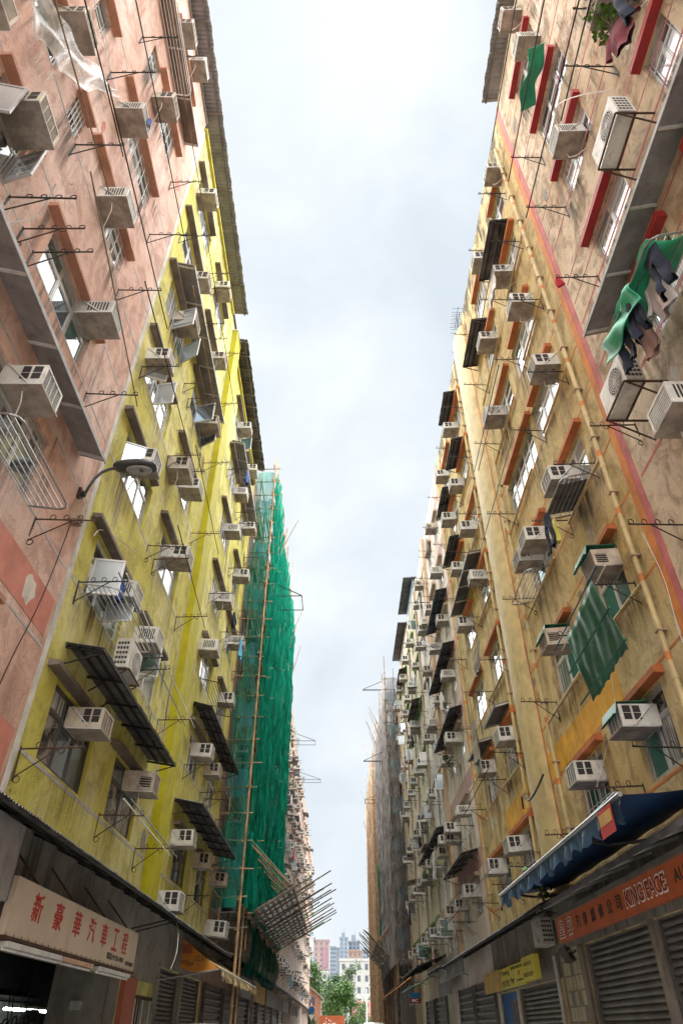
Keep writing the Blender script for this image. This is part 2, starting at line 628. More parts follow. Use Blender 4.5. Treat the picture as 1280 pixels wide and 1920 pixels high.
def open_sash(parent, x, z, w, h, ang, glass, frame):
    """a casement swung out over the street on a vertical hinge at x"""
    k = (round(w, 2), round(h, 2), glass, frame)
    if k not in SASH:
        m = MB()
        t = .04
        m.mi = 1
        m.box(t, w - t, -.005, .005, t, h - t)
        m.mi = 0
        m.box(0, w, -.018, .018, 0, t)
        m.box(0, w, -.018, .018, h - t, h)
        m.box(0, t, -.017, .017, t, h - t)
        m.box(w - t, w, -.017, .017, t, h - t)
        SASH[k] = m.mesh('open_sash', [frame, glass])
    return obj('open_sash', SASH[k], parent, (x, .05, z), (0, 0, ang))

GL = {'mix': ['glass_dark', 'glass_mirror', 'glass_frost', 'glass_folds', 'glass_curtain', 'glass_teal', 'glass_blind', 'glass_clutter'],
      'bright': ['glass_mirror', 'glass_frost', 'glass_curtain', 'glass_mirror', 'glass_folds', 'glass_blind', 'glass_teal'],
      'dark': ['glass_dark', 'glass_clutter', 'glass_teal', 'glass_mirror', 'glass_folds'],
      'far': ['glass_dark', 'glass_mirror', 'glass_teal']}

class Building:
    def __init__(s, name, label, side, y0, y1, ztop, wall, reveal, depth=9., z0=0., cat='building'):
        s.side, s.y0, s.y1, s.ztop, s.z0 = side, y0, y1, ztop, z0
        s.wall, s.rev, s.depth = wall, reveal, depth
        loc, rz = front(side, y0, 0)
        s.e = thing(name, label, cat, loc, rz)
        s.op = []
    def P(s, y, z, o=0.):
        return (s.side * (y - s.y0), o, z)
    def bx(s, m, y0, y1, z0, z1, o0, o1):
        m.box(s.side * (y0 - s.y0), s.side * (y1 - s.y0), o0, o1, z0, z1)
    def part(s, name, mat, y0, y1, z0, z1, o0, o1, parent=None):
        m = MB()
        s.bx(m, y0, y1, z0, z1, o0, o1)
        return m.build(name, mat, parent or s.e)
    def hole(s, y0, y1, z0, z1):
        s.op.append((y0, y1, z0, z1))
    def window(s, y0, y1, z0, z1, n=2, transom=True, glass='mix', frame='alu_frame', opened=(), simple=False, deep=.10, bars=False):
        s.op.append((y0, y1, z0, z1))
        wd, h = y1 - y0, z1 - z0
        if simple:
            # far windows: one piece, frame and pane as two materials
            key = ('s', round(wd, 2), round(h, 2), frame, glass)
            if key not in WIN_CACHE:
                m = MB()
                m.box(-wd / 2, wd / 2, -.02, 0, 0, h)
                m.mi = 1
                t = .06
                m.box(-wd / 2, wd / 2, .001, .03, 0, t)
                m.box(-wd / 2, wd / 2, .001, .03, h - t, h)
                for k in range(n + 1):
                    x = -wd / 2 + t / 2 + k * (wd - t) / n
                    m.box(x - t / 2, x + t / 2, .0015, .031, t, h - t)
                WIN_CACHE[key] = [m.mesh('window', [g, frame]) for g in GL[glass]]
            return obj('window', rnd.choice(WIN_CACHE[key]), s.e, s.P((y0 + y1) / 2, z0, -deep))
        fm, panes = win_meshes(wd, h, n, transom, frame)
        o = obj('window', fm, s.e, s.P((y0 + y1) / 2, z0, -deep))
        for q, cache in panes:
            g = rnd.choice(GL[glass])
            if g not in cache:
                cache[g] = q.mesh('pane', [g, frame])
            obj('pane', cache[g], o)
        for (u, ang, ww) in opened:
            g = rnd.choice(GL['bright'])
            open_sash(o, -wd / 2 + u * wd, .08, ww, h * .62, R(ang), g, frame)
        if bars or rnd.random() < .16:
            b = MB()
            for k in range(1, 6):
                x = -wd / 2 + wd * k / 6
                b.bar((x, .10, .02), (x, .10, h - .02), .008, 4)
            for z in (.3, .7):
                b.bar((-wd / 2, .10, h * z), (wd / 2, .10, h * z), .008, 4)
            b.build('window_grille', 'white_frame', o)
        return o
    def hood(s, y0, y1, z, mat, d=.26, t=.13):
        """cast canopy over a window, its top falling slightly to the street"""
        key = ('hood', round(y1 - y0, 2), d, t, mat)
        if key not in WIN_CACHE:
            wd = (y1 - y0) / 2
            m = MB()
            m.hexa([(-wd, -.02, 0), (wd, -.02, 0), (wd, d, .02), (-wd, d, .02), (-wd, -.02, t + .03), (wd, -.02, t + .03), (wd, d, t), (-wd, d, t)])
            WIN_CACHE[key] = m.mesh('window_hood', mat)
        return obj('window_hood', WIN_CACHE[key], s.e, s.P((y0 + y1) / 2, z))
    def stains(s, seed, n, z0, z1):
        """grime runs under sills, brackets and coolers: one thin skin just off the plaster"""
        r = random.Random(seed)
        for mt, share in (('rain_grime', .62), ('lime_run', .2), ('rust_run', .18)):
            vs_, fs, uv = [], [], []
            for i in range(int(n * share)):
                o = .0085 + .00012 * i
                if r.random() < .75 and s.op:
                    a, b, c, d = r.choice(s.op)
                    y = r.uniform(a - .5, b + .5)
                    zt = c - .03 if a - .1 < y < b + .1 else r.uniform(c, d + .3)
                else:
                    y, zt = r.uniform(s.y0 + .3, s.y1 - .3), r.uniform(z0, z1)
                w, h = r.uniform(.10, .55), r.uniform(.5, 1.7)
                ya, yb = max(s.y0 + .02, y - w), min(s.y1 - .02, y + w)
                if zt - h < 3.9 or any(q[0] < yb and q[1] > ya and q[2] < zt and q[3] > zt - h for q in s.op):
                    continue
                k = len(vs_)
                vs_ += [s.P(ya, zt - h, o), s.P(yb, zt - h, o), s.P(yb, zt, o), s.P(ya, zt, o)]
                fs.append((k, k + 1, k + 2, k + 3))
                uv += [(0, 0), (1, 0), (1, 1), (0, 1)]
            me = bpy.data.meshes.new('water_stain')
            me.from_pydata(vs_, [], fs)
            ul = me.uv_layers.new(name='UVMap')
            for i, q in enumerate(uv):
                ul.data[i].uv = q
            me.materials.append(MATS[mt])
            obj('water_stain', me, s.e)['kind'] = 'stuff'
    def patches(s, seed, n, mats):
        """repairs in odd render: ragged flat patches, each a little off the old plaster"""
        r = random.Random(seed)
        made = tries = 0
        while made < n and tries < 400:
            tries += 1
            y, z = r.uniform(max(s.y0, 2) + .5, s.y1 - .5), r.uniform(4.6, s.ztop - 1)
            w, h = r.uniform(.08, .30), r.uniform(.08, .28)
            if any(q[0] - .2 < y + w and q[1] + .2 > y - w and q[2] - .1 < z + h and q[3] + .3 > z - h for q in s.op):
                continue
            m = MB()
            k = 14
            pts = []
            for i in range(k):
                a = 2 * math.pi * i / k
                q = r.uniform(.7, 1.15)
                pts.append((y + s.side * w * q * math.cos(a), z + h * q * math.sin(a)))
            o = .0062 + made * .0001
            m.v += [s.P(a, b, o) for a, b in pts] + [s.P(a, b, -.01) for a, b in pts]
            m.f.append(tuple(range(k)))
            m.m.append(0)
            for i in range(k):
                j = (i + 1) % k
                m.f.append((i, k + i, k + j, j))
                m.m.append(0)
            m.build('repair_patch', r.choice(mats), s.e)
            made += 1
    def finish(s, roof=True):
        ys = sorted({s.y0, s.y1, *[a for q in s.op for a in q[:2]]})
        zs = sorted({s.z0, s.ztop, *[a for q in s.op for a in q[2:]]})
        ys = [y for y in ys if s.y0 <= y <= s.y1]
        zs = [z for z in zs if s.z0 <= z <= s.ztop]
        m = MB()
        sd = s.side
        def wallq(a, b, c, d):
            p = [s.P(a, c), s.P(b, c), s.P(b, d), s.P(a, d)]
            if sd > 0:
                p.reverse()
            m.quad(*p)
        for zi in range(len(zs) - 1):
            c, d = zs[zi], zs[zi + 1]
            zc = (c + d) / 2
            start = None
            for yi in range(len(ys) - 1):
                yc = (ys[yi] + ys[yi + 1]) / 2
                inside = any(q[0] < yc < q[1] and q[2] < zc < q[3] for q in s.op)
                if inside:
                    if start is not None:
                        wallq(start, ys[yi], c, d)
                        start = None
                elif start is None:
                    start = ys[yi]
            if start is not None:
                wallq(start, ys[-1], c, d)
        # body: ends, top, back
        X0, X1 = s.P(s.y0, 0)[0], s.P(s.y1, 0)[0]
        D = -s.depth
        m.quad((X0, 0, s.z0), (X0, D, s.z0), (X0, D, s.ztop), (X0, 0, s.ztop))
        m.quad((X1, 0, s.z0), (X1, D, s.z0), (X1, D, s.ztop), (X1, 0, s.ztop))
        m.quad((X0, 0, s.ztop), (X1, 0, s.ztop), (X1, D, s.ztop), (X0, D, s.ztop))
        m.quad((X0, D, s.z0), (X1, D, s.z0), (X1, D, s.ztop), (X0, D, s.ztop))
        m.mi = 1
        for (a, b, c, d) in s.op:
            e = -.24
            m.mi = 2 if c < .5 else 1
            for (p, q) in (((a, c), (b, c)), ((b, c), (b, d)), ((b, d), (a, d)), ((a, d), (a, c))):
                m.quad(s.P(p[0], p[1], 0), s.P(q[0], q[1], 0), s.P(q[0], q[1], e), s.P(p[0], p[1], e))
        m.build('wall', [s.wall, s.rev, 'shop_wall'], s.e)

def lines(B, zs, y0, y1, mat, t=.05, name='painted_line'):
    for z in zs:
        B.part(name, mat, y0, y1, z, z + t, -.004, .005)

# ---- pink rendered block, closest on the west side
B1 = Building('apartment_building', 'pink rendered apartment block with grey joint lines and brown window hoods', -1, -8, 9.75, 27.2, 'pink_wall', 'pink_wall')
def w1(y0, y1, z0, z1, h0=None, h1=None, **k):
    B1.window(y0, y1, z0 - .08, z1, **k)
    if h0 is not None:
        B1.hood(h0, h1, z1 + .02, 'brown_hood', .17, .10)
w1(5.75, 7.85, 7.9, 9.05, n=3, glass='dark')
w1(5.7, 7.85, 11.03, 12.1, 5.3, 8.1, n=3, glass='bright')
w1(4.62, 5.12, 14.2, 14.95, 4.55, 5.2, n=1)
w1(6.28, 7.95, 14.35, 15.15, 5.4, 8.1, n=2, glass='bright')
w1(6.05, 8.05, 17.4, 18.3, 5.4, 8.15, n=3, glass='bright')
w1(6.75, 8.3, 20.6, 21.75, 6.3, 8.6, n=2, glass='bright')
w1(5.75, 6.4, 20.65, 21.75, n=1)
w1(3.85, 4.42, 17.3, 18.1, 3.8, 4.6, n=1, glass='bright')
w1(3.4, 4.42, 10.98, 12.25, 3.2, 4.6, n=2, glass='dark', opened=((0.0, 75, .5), (1.0, 100, .5)))
w1(1.7, 2.75, 10.98, 12.25, 1.6, 2.9, n=2)
w1(3.0, 4.0, 14.2, 15.2, 2.9, 4.2, n=2, glass='dark')
w1(6.1, 8.2, 23.8, 25.0, 5.9, 8.4, n=3)
w1(3.2, 4.4, 20.6, 21.75, 3.1, 4.6, n=2)
w1(3.2, 4.4, 23.8, 25.0, 3.1, 4.6, n=2)
w1(5.7, 7.6, 4.75, 6.0, 5.5, 7.95, n=3, glass='dark')
w1(1.5, 2.6, 7.9, 9.05, n=2)
lines(B1, [6.24, 7.76, 9.3, 10.92, 12.42, 14.08, 15.5, 17.3, 18.62, 20.5, 22.0, 23.7, 25.2], -8, 9.7, 'grey_line', .045)
B1.part('painted_panel', 'salmon_paint', -8, 9.62, 6.42, 7.1, -.004, .006)
B1.part('painted_panel', 'salmon_paint', -8, 9.62, 4.2, 4.9, -.004, .006)
B1.part('parapet_coping', 'concrete', -8, 9.75, 27.2, 27.32, -.3, .06)
B1.patches(1, 9, ['pale_patch', 'tan_pilaster', 'salmon_paint'])
B1.stains(93, 135, 4.5, 26)
B1.finish()

# ---- lime yellow block beside it
HOOD_L = [6.12 + 3.12 * k for k in range(7)]
B2 = Building('apartment_building', 'lime yellow apartment block with one olive pilaster and grey floor lines', -1, 9.754, 28.2, 26.9, 'yellow_wall', 'yellow_reveal')
BAYS2 = {'a': (10.6, 12.9), 'b': (14.4, 16.55), 'c': (21.2, 23.3), 'd': (25.0, 27.0)}
for k in range(7):
    zt = HOOD_L[k]
    zb = zt - 1.33
    for bay, (a, b) in BAYS2.items():
        op = ()
        if (bay, k) in (('a', 2), ('b', 1)):
            op = ((.98, 115, .6),)
        if (bay, k) in (('a', 3),):
            op = ((.55, 80, .55), (.97, 110, .55))
        if (bay, k) in (('b', 4), ('a', 4)):
            op = ((.05, 60, .7), (.6, 75, .7))
        if (bay, k) in (('c', 6),):
            op = ((.1, 75, .6),)
        if (bay, k) in (('a', 1),):
            op = ((.4, 85, .6), (.9, 100, .6))
        B2.window(a, b, zb, zt - .02, n=3 if bay in 'ac' else 2, glass='dark' if k == 0 else 'bright', frame='dark_frame' if k == 0 else ('white_frame' if k % 2 else 'alu_frame'), opened=op, bars=(bay, k) in (('c', 3), ('d', 2), ('a', 3)))
        B2.hood(a - .55, b - .15 if bay in 'ab' else b + .1, zt, 'dark_hood', .2, .10)
lines(B2, [HOOD_L[k] - 1.44 for k in range(7)], 9.93, 17.9, 'grey_line', .06)
lines(B2, [HOOD_L[k] - 1.44 for k in range(7)], 19.1, 28.2, 'grey_line', .06)
B2.part('painted_line', 'pale_line', 9.76, 9.92, 3.9, 26.9, -.004, .008)
for y in (17.93, 19.0):
    B2.part('painted_line', 'pale_line', y, y + .1, 3.9, 26.6, -.004, .007)
m = MB()
B2.bx(m, 18.03, 19.0, 3.9, 26.3, -.02, .24)
m.build('pilaster', 'olive_paint', B2.e)
B2.part('pilaster_cap', 'pale_line', 18.0, 19.04, 26.3, 26.36, -.02, .27)
for a, b, zc in ((9.754, 17.5, 26.75), (18.9, 28.2, 25.9)):
    B2.part('cornice', 'yellow_reveal', a, b, zc, zc + .12, -.02, .10)
for q in ((10.3, 17.75, .0, 2.3), (19.0, 20.9, .0, 2.05), (21.3, 24.2, .0, 2.72), (24.5, 27.9, .0, 2.72)):
    B2.hole(*q)
B2.patches(2, 12, ['concrete', 'pale_patch', 'yellow_reveal'])
B2.stains(173, 255, 4.5, 26)
B2.finish()

# ---- pinkish block behind the green net and the long row beyond
def row_building(side, y0, y1, ztop, wall, reveal, label, storeys, first, pitch, bw, hoodm, storey_h, simple, cat='building', groundz=3.9, gl='mix', winh=1.2, name='apartment_building'):
    b = Building(name, label, side, y0, y1, ztop, wall, reveal, z0=0.)
    bays = []
    y = first
    while y + bw < y1 - .4:
        bays.append((y, y + bw))
        y += pitch
    for i, (a, c) in enumerate(bays):
        for k in range(storeys):
            zt = storey_h[0] + storey_h[1] * k
            r = rnd.random()
            op = ((.05, 70 + rnd.uniform(0, 30), bw * .4),) if (r < .22 and not simple) else ()
            b.window(a, c, zt - winh, zt - .02, n=2, transom=not simple, glass=gl, simple=simple, opened=op, frame='white_frame' if rnd.random() < .5 else 'alu_frame')
            if hoodm:
                b.hood(a - .12, c + .12, zt, hoodm, .18, .12)
    b.bays, b.storeys, b.sh = bays, storeys, storey_h
    return b

B3 = row_building(-1, 28.204, 47.0, 26.6, 'rose_wall', 'rose_wall', 'dusty pink apartment block wrapped in green scaffold net', 7, 29.6, 3.3, 1.7, 'tan_hood', (6.3, 3.0), False)
lines(B3, [6.3 + 3.0 * k - 1.3 for k in range(7)], 28.4, 47, 'grey_line', .05)
B3.part('painted_line', 'sign_orange_red', 28.22, 28.38, 3.9, 26.4, -.004, .008)
B3.finish()
B4 = row_building(-1, 47.004, 74.0, 27.4, 'tan_wall', 'tan_wall', 'tan apartment block crowded with racks just beyond the green net', 7, 47.8, 3.0, 1.5, 'tan_hood', (6.2, 3.0), False)
B4.stains(93, 135, 4.5, 26)
B4.finish()
B5 = row_building(-1, 74.004, 104.0, 27.0, 'rose_wall', 'rose_wall', 'rose coloured apartment block between the tan one and the last one', 7, 74.9, 3.2, 1.5, 'brown_hood', (6.1, 2.98), True, gl='far')
B5.finish()
B6 = row_building(-1, 104.004, 131.0, 26.4, 'rose_wall', 'rose_wall', 'dull pink apartment block at the far end beside brick gable', 7, 105, 3.2, 1.5, 'brown_hood', (6.0, 2.95), True, gl='far')
B6.finish()

# ---- beige block with red hoods, closest on the east side
B7 = Building('apartment_building', 'beige stucco apartment block with dark red window hoods and pink lines', 1, -8, 8.66, 25.3, 'beige_wall', 'beige_wall')
def w7(y0, y1, z0, z1, h0=None, h1=None, hz=None, **k):
    B7.window(y0, y1, z0 - .22, z1, **k)
    if h0 is not None:
        B7.hood(h0, h1, (hz or z1) + .02, 'red_hood', .16, .16)
w7(5.6, 7.3, 21.95, 23.05, 5.5, 7.5, n=3, glass='dark', opened=((.0, -80, .6), (.6, -95, .55)))
w7(5.2, 7.1, 18.9, 19.95, 5.3, 7.25, n=3, glass='dark', opened=((.25, -70, .6), (.62, -85, .55), (.98, -75, .5)))
w7(5.5, 7.08, 16.2, 17.22, 5.35, 7.25, n=3, glass='bright')
w7(3.2, 4.0, 13.35, 14.3, 2.9, 4.1, n=2, glass='bright')
w7(5.5, 7.05, 13.35, 14.15, 5.6, 7.2, n=2, glass='bright')
w7(5.3, 6.6, 10.4, 11.45, 5.15, 7.1, n=2, glass='dark')
w7(2.6, 4.0, 10.4, 11.45, 2.5, 4.2, n=2)
w7(3.0, 4.1, 16.2, 17.2, 2.8, 4.2, n=2, glass='dark')
w7(3.0, 4.1, 18.9, 19.95, 2.8, 4.2, n=2)
w7(3.0, 4.1, 21.95, 23.05, 2.8, 4.2, n=2)
w7(5.0, 6.4, 7.4, 8.6, 4.9, 6.6, n=2)
w7(4.8, 6.2, 4.5, 5.7, 4.7, 6.4, n=2)
for k in range(-3, 9):
    z = 13.2 + k * 1.46
    if z > 4.2 and z < 24.6:
        B7.part('painted_line', 'pink_paint', -8, 8.4, z, z + .05, -.004, .005)
        if k % 2 == 0:
            B7.part('painted_line', 'pink_paint', -8, 8.4, z + .72, z + .75, -.004, .005)
B7.part('painted_band', 'pink_paint', 8.47, 8.655, 3.9, 25.2, -.004, .008)
B7.patches(3, 9, ['concrete', 'pale_patch'])
B7.stains(113, 165, 4.5, 25)
B7.finish()

# ---- ochre block with orange trim
HOOD_R = [5.93 + 2.88 * k for k in range(7)]
B8 = Building('apartment_building', 'ochre yellow apartment block with orange hoods and orange painted lines', 1, 8.664, 26.4, 25.2, 'ochre_wall', 'ochre_wall')
BAYS8 = {'a': (10.0, 11.4), 'b': (13.1, 14.8), 'c': (18.95, 20.9), 'd': (22.3, 24.4)}
for k in range(7):
    zt = HOOD_R[k]
    for bay, (a, b) in BAYS8.items():
        y0, y1 = a, b
        n = 2
        if (bay, k) == ('b', 3):
            y0, y1, n = 12.45, 15.4, 5
        if (bay, k) == ('a', 3):
            y0, y1, n = 10.2, 12.2, 3
        if (bay, k) == ('a', 4):
            y0, y1, n = 10.4, 12.5, 3
        op = ()
        if (bay, k) in (('c', 5), ('c', 4), ('d', 4), ('c', 3)):
            op = ((.05, -75, .6), (.55, -85, .55))
        B8.window(y0, y1, zt - 1.36, zt - .1, n=n, transom=True, glass='dark' if k < 2 else 'bright', frame='white_frame' if k % 3 else 'alu_frame', opened=op)
        B8.hood(y0 - .25, y1 - (.25 if bay in 'ab' else -.05), zt - .08, 'orange_hood', .17, .12)
for k in range(7):
    for z in (HOOD_R[k] + .12, HOOD_R[k] - 1.45):
        B8.part('painted_line', 'orange_paint', 8.9, 16.55, z, z + .045, -.004, .005)
        B8.part('painted_line', 'orange_paint', 18.42, 26.3, z, z + .045, -.004, .005)
B8.part('painted_band', 'orange_paint', 8.668, 8.88, 3.9, 25.1, -.004, .008)
for y in (16.55, 18.32):
    B8.part('painted_band', 'orange_paint', y, y + .1, 3.9, 24.8, -.004, .008)
B8.part('painted_band', 'orange_paint', 26.25, 26.39, 3.9, 25.1, -.004, .008)
B8.part('painted_panel', 'mustard_paint', 11.45, 16.5, 6.13, 6.75, -.004, .007)
B8.part('painted_panel', 'mustard_paint', 18.5, 21.9, 6.13, 6.75, -.004, .007)
m = MB()
def colf(u, v):
    a = math.pi * u
    y = 17.485 - .83 * math.cos(a)
    return B8.P(y, 3.9 + 20.9 * v, .26 * math.sin(a) - .01)
m.grid(colf, 16, 12)
m.build('rounded_pilaster', 'ochre_pipe', B8.e, smooth=True)
for (y, o, z0, z1) in ((9.3, .1, 4.1, 24.0), (15.75, .1, 4.1, 16.5), (18.75, .1, 4.2, 24.6), (25.4, .1, 4.2, 24.6)):
    m = MB()
    m.bar(B8.P(y, z0, o), B8.P(y, z1, o), .047, 8)
    for z in [z0 + 1.44 * i for i in range(int((z1 - z0) / 1.44))]:
        m.bar(B8.P(y, z, o), B8.P(y, z + .10, o), .055, 8)
    p = m.build('drain_pipe', 'ochre_pipe', B8.e)
    m = MB()
    for z in [z0 + 1.44 * i + .3 for i in range(int((z1 - z0) / 1.44))]:
        m.bar(B8.P(y, z, o), B8.P(y, z + .14, o), .049, 8)
    m.build('orange_joint', 'orange_paint', p)['kind'] = 'stuff'
    m = MB()
    for z in [z0 + 1.44 * i + .8 for i in range(int((z1 - z0) / 1.44))]:
        m.box(B8.P(y - .06, z, 0)[0], B8.P(y + .06, z, 0)[0], -.005, o + .062, z, z + .022)
    m.build('pipe_clip', 'tan_hood', p)['kind'] = 'stuff'
# slanting branch pipes
for k in range(1, 6):
    m = MB()
    z = HOOD_R[k] - 1.42
    m.bar(B8.P(9.38, z - .1, .09), B8.P(11.6, z + .02, .06), .035, 6)
    m.build('branch_pipe', 'ochre_pipe', B8.e)
    m = MB()
    m.bar(B8.P(12.9, z - .02, .06), B8.P(15.75, z - .12, .09), .035, 6)
    m.build('branch_pipe', 'ochre_pipe', B8.e)
    m = MB()
    m.bar(B8.P(18.8, z - .12, .08), B8.P(21.6, z - .02, .06), .035, 6)
    m.build('branch_pipe', 'ochre_pipe', B8.e)
for q in ((9.2, 12.65, .0, 2.8), (12.85, 16.55, .0, 2.8), (18.95, 23.3, .0, 2.32), (23.5, 26.1, .0, 2.3)):
    B8.hole(*q)
B8.patches(4, 12, ['concrete', 'pale_patch', 'ochre_pipe'])
B8.stains(193, 285, 4.5, 25)
B8.finish()

# ---- pale pink, mossy, grey netted and bamboo wrapped blocks
B9 = row_building(1, 26.404, 38.0, 25.4, 'pale_pink_wall', 'pale_pink_wall', 'pale pink apartment block with tan strips beside the ochre block', 7, 27.4, 2.75, 1.5, 'tan_hood', (5.9, 2.88), False, gl='mix')
for y in (26.41, 32.55, 33.5):
    B9.part('painted_line', 'grey_line', y, y + .09, 3.9, 25.2, -.004, .008)
B9.part('pilaster', 'tan_pilaster', 32.66, 33.48, 3.9, 25.3, -.01, .15)
for k in range(7):
    B9.part('painted_panel', 'fringe_pink', 26.52, 32.5, 5.9 + 2.88 * k + .2, 5.9 + 2.88 * k + .85, -.004, .006)
for y in (33.9, 36.0):
    m = MB()
    m.bar(B9.P(y, 4.2, .1), B9.P(y, 24.5, .1), .05, 6)
    m.build('drain_pipe', 'pale_line', B9.e)
B9.stains(123, 180, 4.5, 25)
B9.finish()
B10 = row_building(1, 38.004, 56.0, 25.8, 'mossy_wall', 'mossy_wall', 'mossy beige apartment block with green stained window hoods', 7, 38.6, 2.7, 1.4, 'green_hood', (5.9, 2.9), False, gl='mix')
for y in (38.4, 44.0, 49.4, 54.8):
    m = MB()
    m.bar(B10.P(y, 4.2, .1), B10.P(y, 25, .1), .055, 6)
    m.build('drain_pipe', 'tan_hood', B10.e)
B10.stains(143, 210, 4.5, 25)
B10.finish()
B11 = row_building(1, 56.004, 74.0, 25.6, 'grey_wall', 'grey_wall', 'grey apartment block wrapped in pale grey scaffold net', 7, 57, 3.2, 1.5, 'tan_hood', (5.9, 2.9), True, gl='far')
B11.finish()
B12 = row_building(1, 74.004, 106.0, 25.6, 'grey_wall', 'grey_wall', 'dark grey apartment block behind bare bamboo scaffolding', 7, 75, 3.2, 1.5, 'tan_hood', (5.9, 2.9), True, gl='far')
B12.finish()

# ------------------------------------------------------------------ air conditioners
def ac_meshes(body, grille):
    d = {}
    m = MB()
    m.box(-.3, .3, -.08, .60, -.2, .2, 'k')
    for q in ((-.3, .3, .596, .612, .165, .2), (-.3, .3, .596, .612, -.2, -.165), (-.3, -.262, .596, .611, -.165, .165), (.262, .3, .596, .611, -.165, .165)):
        m.box(*q)
    d['casing'] = m.mesh('casing', body)
    m = MB()
    m.box(-.262, .262, .585, .597, -.165, .165)
    m.mi = 1
    for i in range(1, 9):
        z = -.165 + .33 * i / 9
        m.box(-.262, .262, .597, .603, z - .004, z + .004)
    for i in range(1, 4):
        x = -.262 + .524 * i / 4
        m.box(x - .005, x + .005, .597, .606, -.165, .165)
    d['grille'] = m.mesh('grille', [grille, body])
    m = MB()
    for y0, y1 in ((.24, .37), (.41, .55)):
        m.box(.300, .302, y0, y1, -.09, .17)
        m.mi = 1
        m.box(.302, .306, y0, y1, .03, .037)
        m.mi = 0
    d['vent'] = m.mesh('vent', ['ac_vent', body])
    m = MB()
    m.box(-.32, .32, .0, .64, -.235, -.203)
    d['tray'] = m.mesh('drip_tray', 'ac_tray')
    m = MB()
    m.bar((.318, .0, .20), (.318, .42, -.20), .012, 4)
    m.bar((.318, -.02, -.22), (.318, .63, -.22), .014, 4)
    d['bracket'] = m.mesh('bracket', 'strut_white')
    m = MB()
    m.path([(.2, .3, -.21), (.17, .34, -.45), (.05, .25, -.62), (-.1, .12, -.66), (-.25, .04, -.72)], .011, 5)
    d['hose'] = m.mesh('drain_hose', 'white_hose')
    # far ones: one mesh
    m = MB()
    m.box(-.3, .3, -.08, .60, -.2, .2, 'k')
    m.mi = 1
    m.box(-.255, .255, .6, .604, -.16, .16)
    m.mi = 2
    for sx in (-1, 1):
        for y0, y1 in ((.24, .37), (.41, .55)):
            m.box(sx * .300, sx * .303, y0, y1, -.09, .16)
    m.mi = 3
    m.box(-.31, .31, .0, .62, -.23, -.203)
    d['far'] = m.mesh('air_conditioner', [body, grille, 'ac_vent', 'ac_tray'])
    return d
def ac_style(d, body, grille, kind):
    # other makes: slotted sides or a plain side with a low square vent
    e = dict(d)
    m = MB()
    if kind == 0:
        for i in range(7):
            y = .16 + i * .055
            m.box(.300, .302, y, y + .03, -.12, .14)
    else:
        m.box(.300, .302, .30, .55, -.13, .08)
        m.mi = 1
        for i in range(4):
            m.box(.302, .308, .30, .55, -.10 + i * .05, -.09 + i * .05)
    e['vent'] = m.mesh('vent', ['ac_vent', body])
    m = MB()
    m.box(-.262, .262, .585, .597, -.165, .165)
    m.mi = 1
    if kind == 0:
        for i in range(1, 16):
            x = -.262 + .524 * i / 16
            m.box(x - .004, x + .004, .597, .604, -.165, .165)
    else:
        for i in range(1, 14):
            z = -.165 + .33 * i / 14
            m.box(-.262, .262, .597, .606, z - .004, z + .004)
    e['grille'] = m.mesh('grille', [grille, body])
    return e
ACV = [ac_meshes('ac_white', 'ac_grille'), ac_meshes('ac_beige', 'ac_grille_grey'), ac_meshes('ac_grey', 'ac_grille'), ac_meshes('ac_white', 'ac_grille_grey')]
ACV += [ac_style(ACV[0], 'ac_white', 'ac_grille_grey', 0), ac_style(ACV[1], 'ac_beige', 'ac_grille', 1), ac_style(ACV[2], 'ac_grey', 'ac_grille_grey', 0)]
ACW = ['off white', 'yellowed', 'grimy grey', 'dusty white', 'slotted white', 'square vented yellowed', 'slotted grey']
def ac(side, y, z, label, v=None, sc=1., far=False, hose=False, group='window air conditioners on the street fronts', out=0., share=False, turn=0.):
    v = rnd.randrange(4) if v is None else v
    if not far and rnd.random() < .38:
        v = {0: 4, 1: 5, 2: 6, 3: 0}[v]
    d = ACV[v]
    loc, rz = front(side, y, z, out)
    lab = label.replace('AC', ACW[v] + ' air conditioner') if 'AC' in label else label
    if far:
        o = obj('air_conditioner', d['far'], None, loc, (0, 0, rz + turn))
        tag(o, lab, 'air conditioner', group, share)
        o.scale = (sc * rnd.uniform(.9, 1.1), sc * rnd.uniform(.85, 1.05), sc)
        return o
    e = thing('air_conditioner', lab, 'air conditioner', loc, rz + turn, group, share)
    e.scale = (sc * rnd.uniform(.86, 1.06), sc * rnd.uniform(.84, 1.02), sc * rnd.uniform(.88, 1.02))
    e.rotation_euler[0] = R(rnd.uniform(-4.5, .5))
    obj('casing', d['casing'], e)
    obj('grille', d['grille'], e)
    obj('vent', d['vent'], e)
    obj('vent', d['vent'], e).scale = (-1, 1, 1)
    obj('drip_tray', d['tray'], e)
    if rnd.random() < .8:
        obj('bracket', d['bracket'], e)
        obj('bracket', d['bracket'], e).scale = (-1, 1, 1)
    if hose or rnd.random() < .25:
        obj('drain_hose', d['hose'], e)
    return e

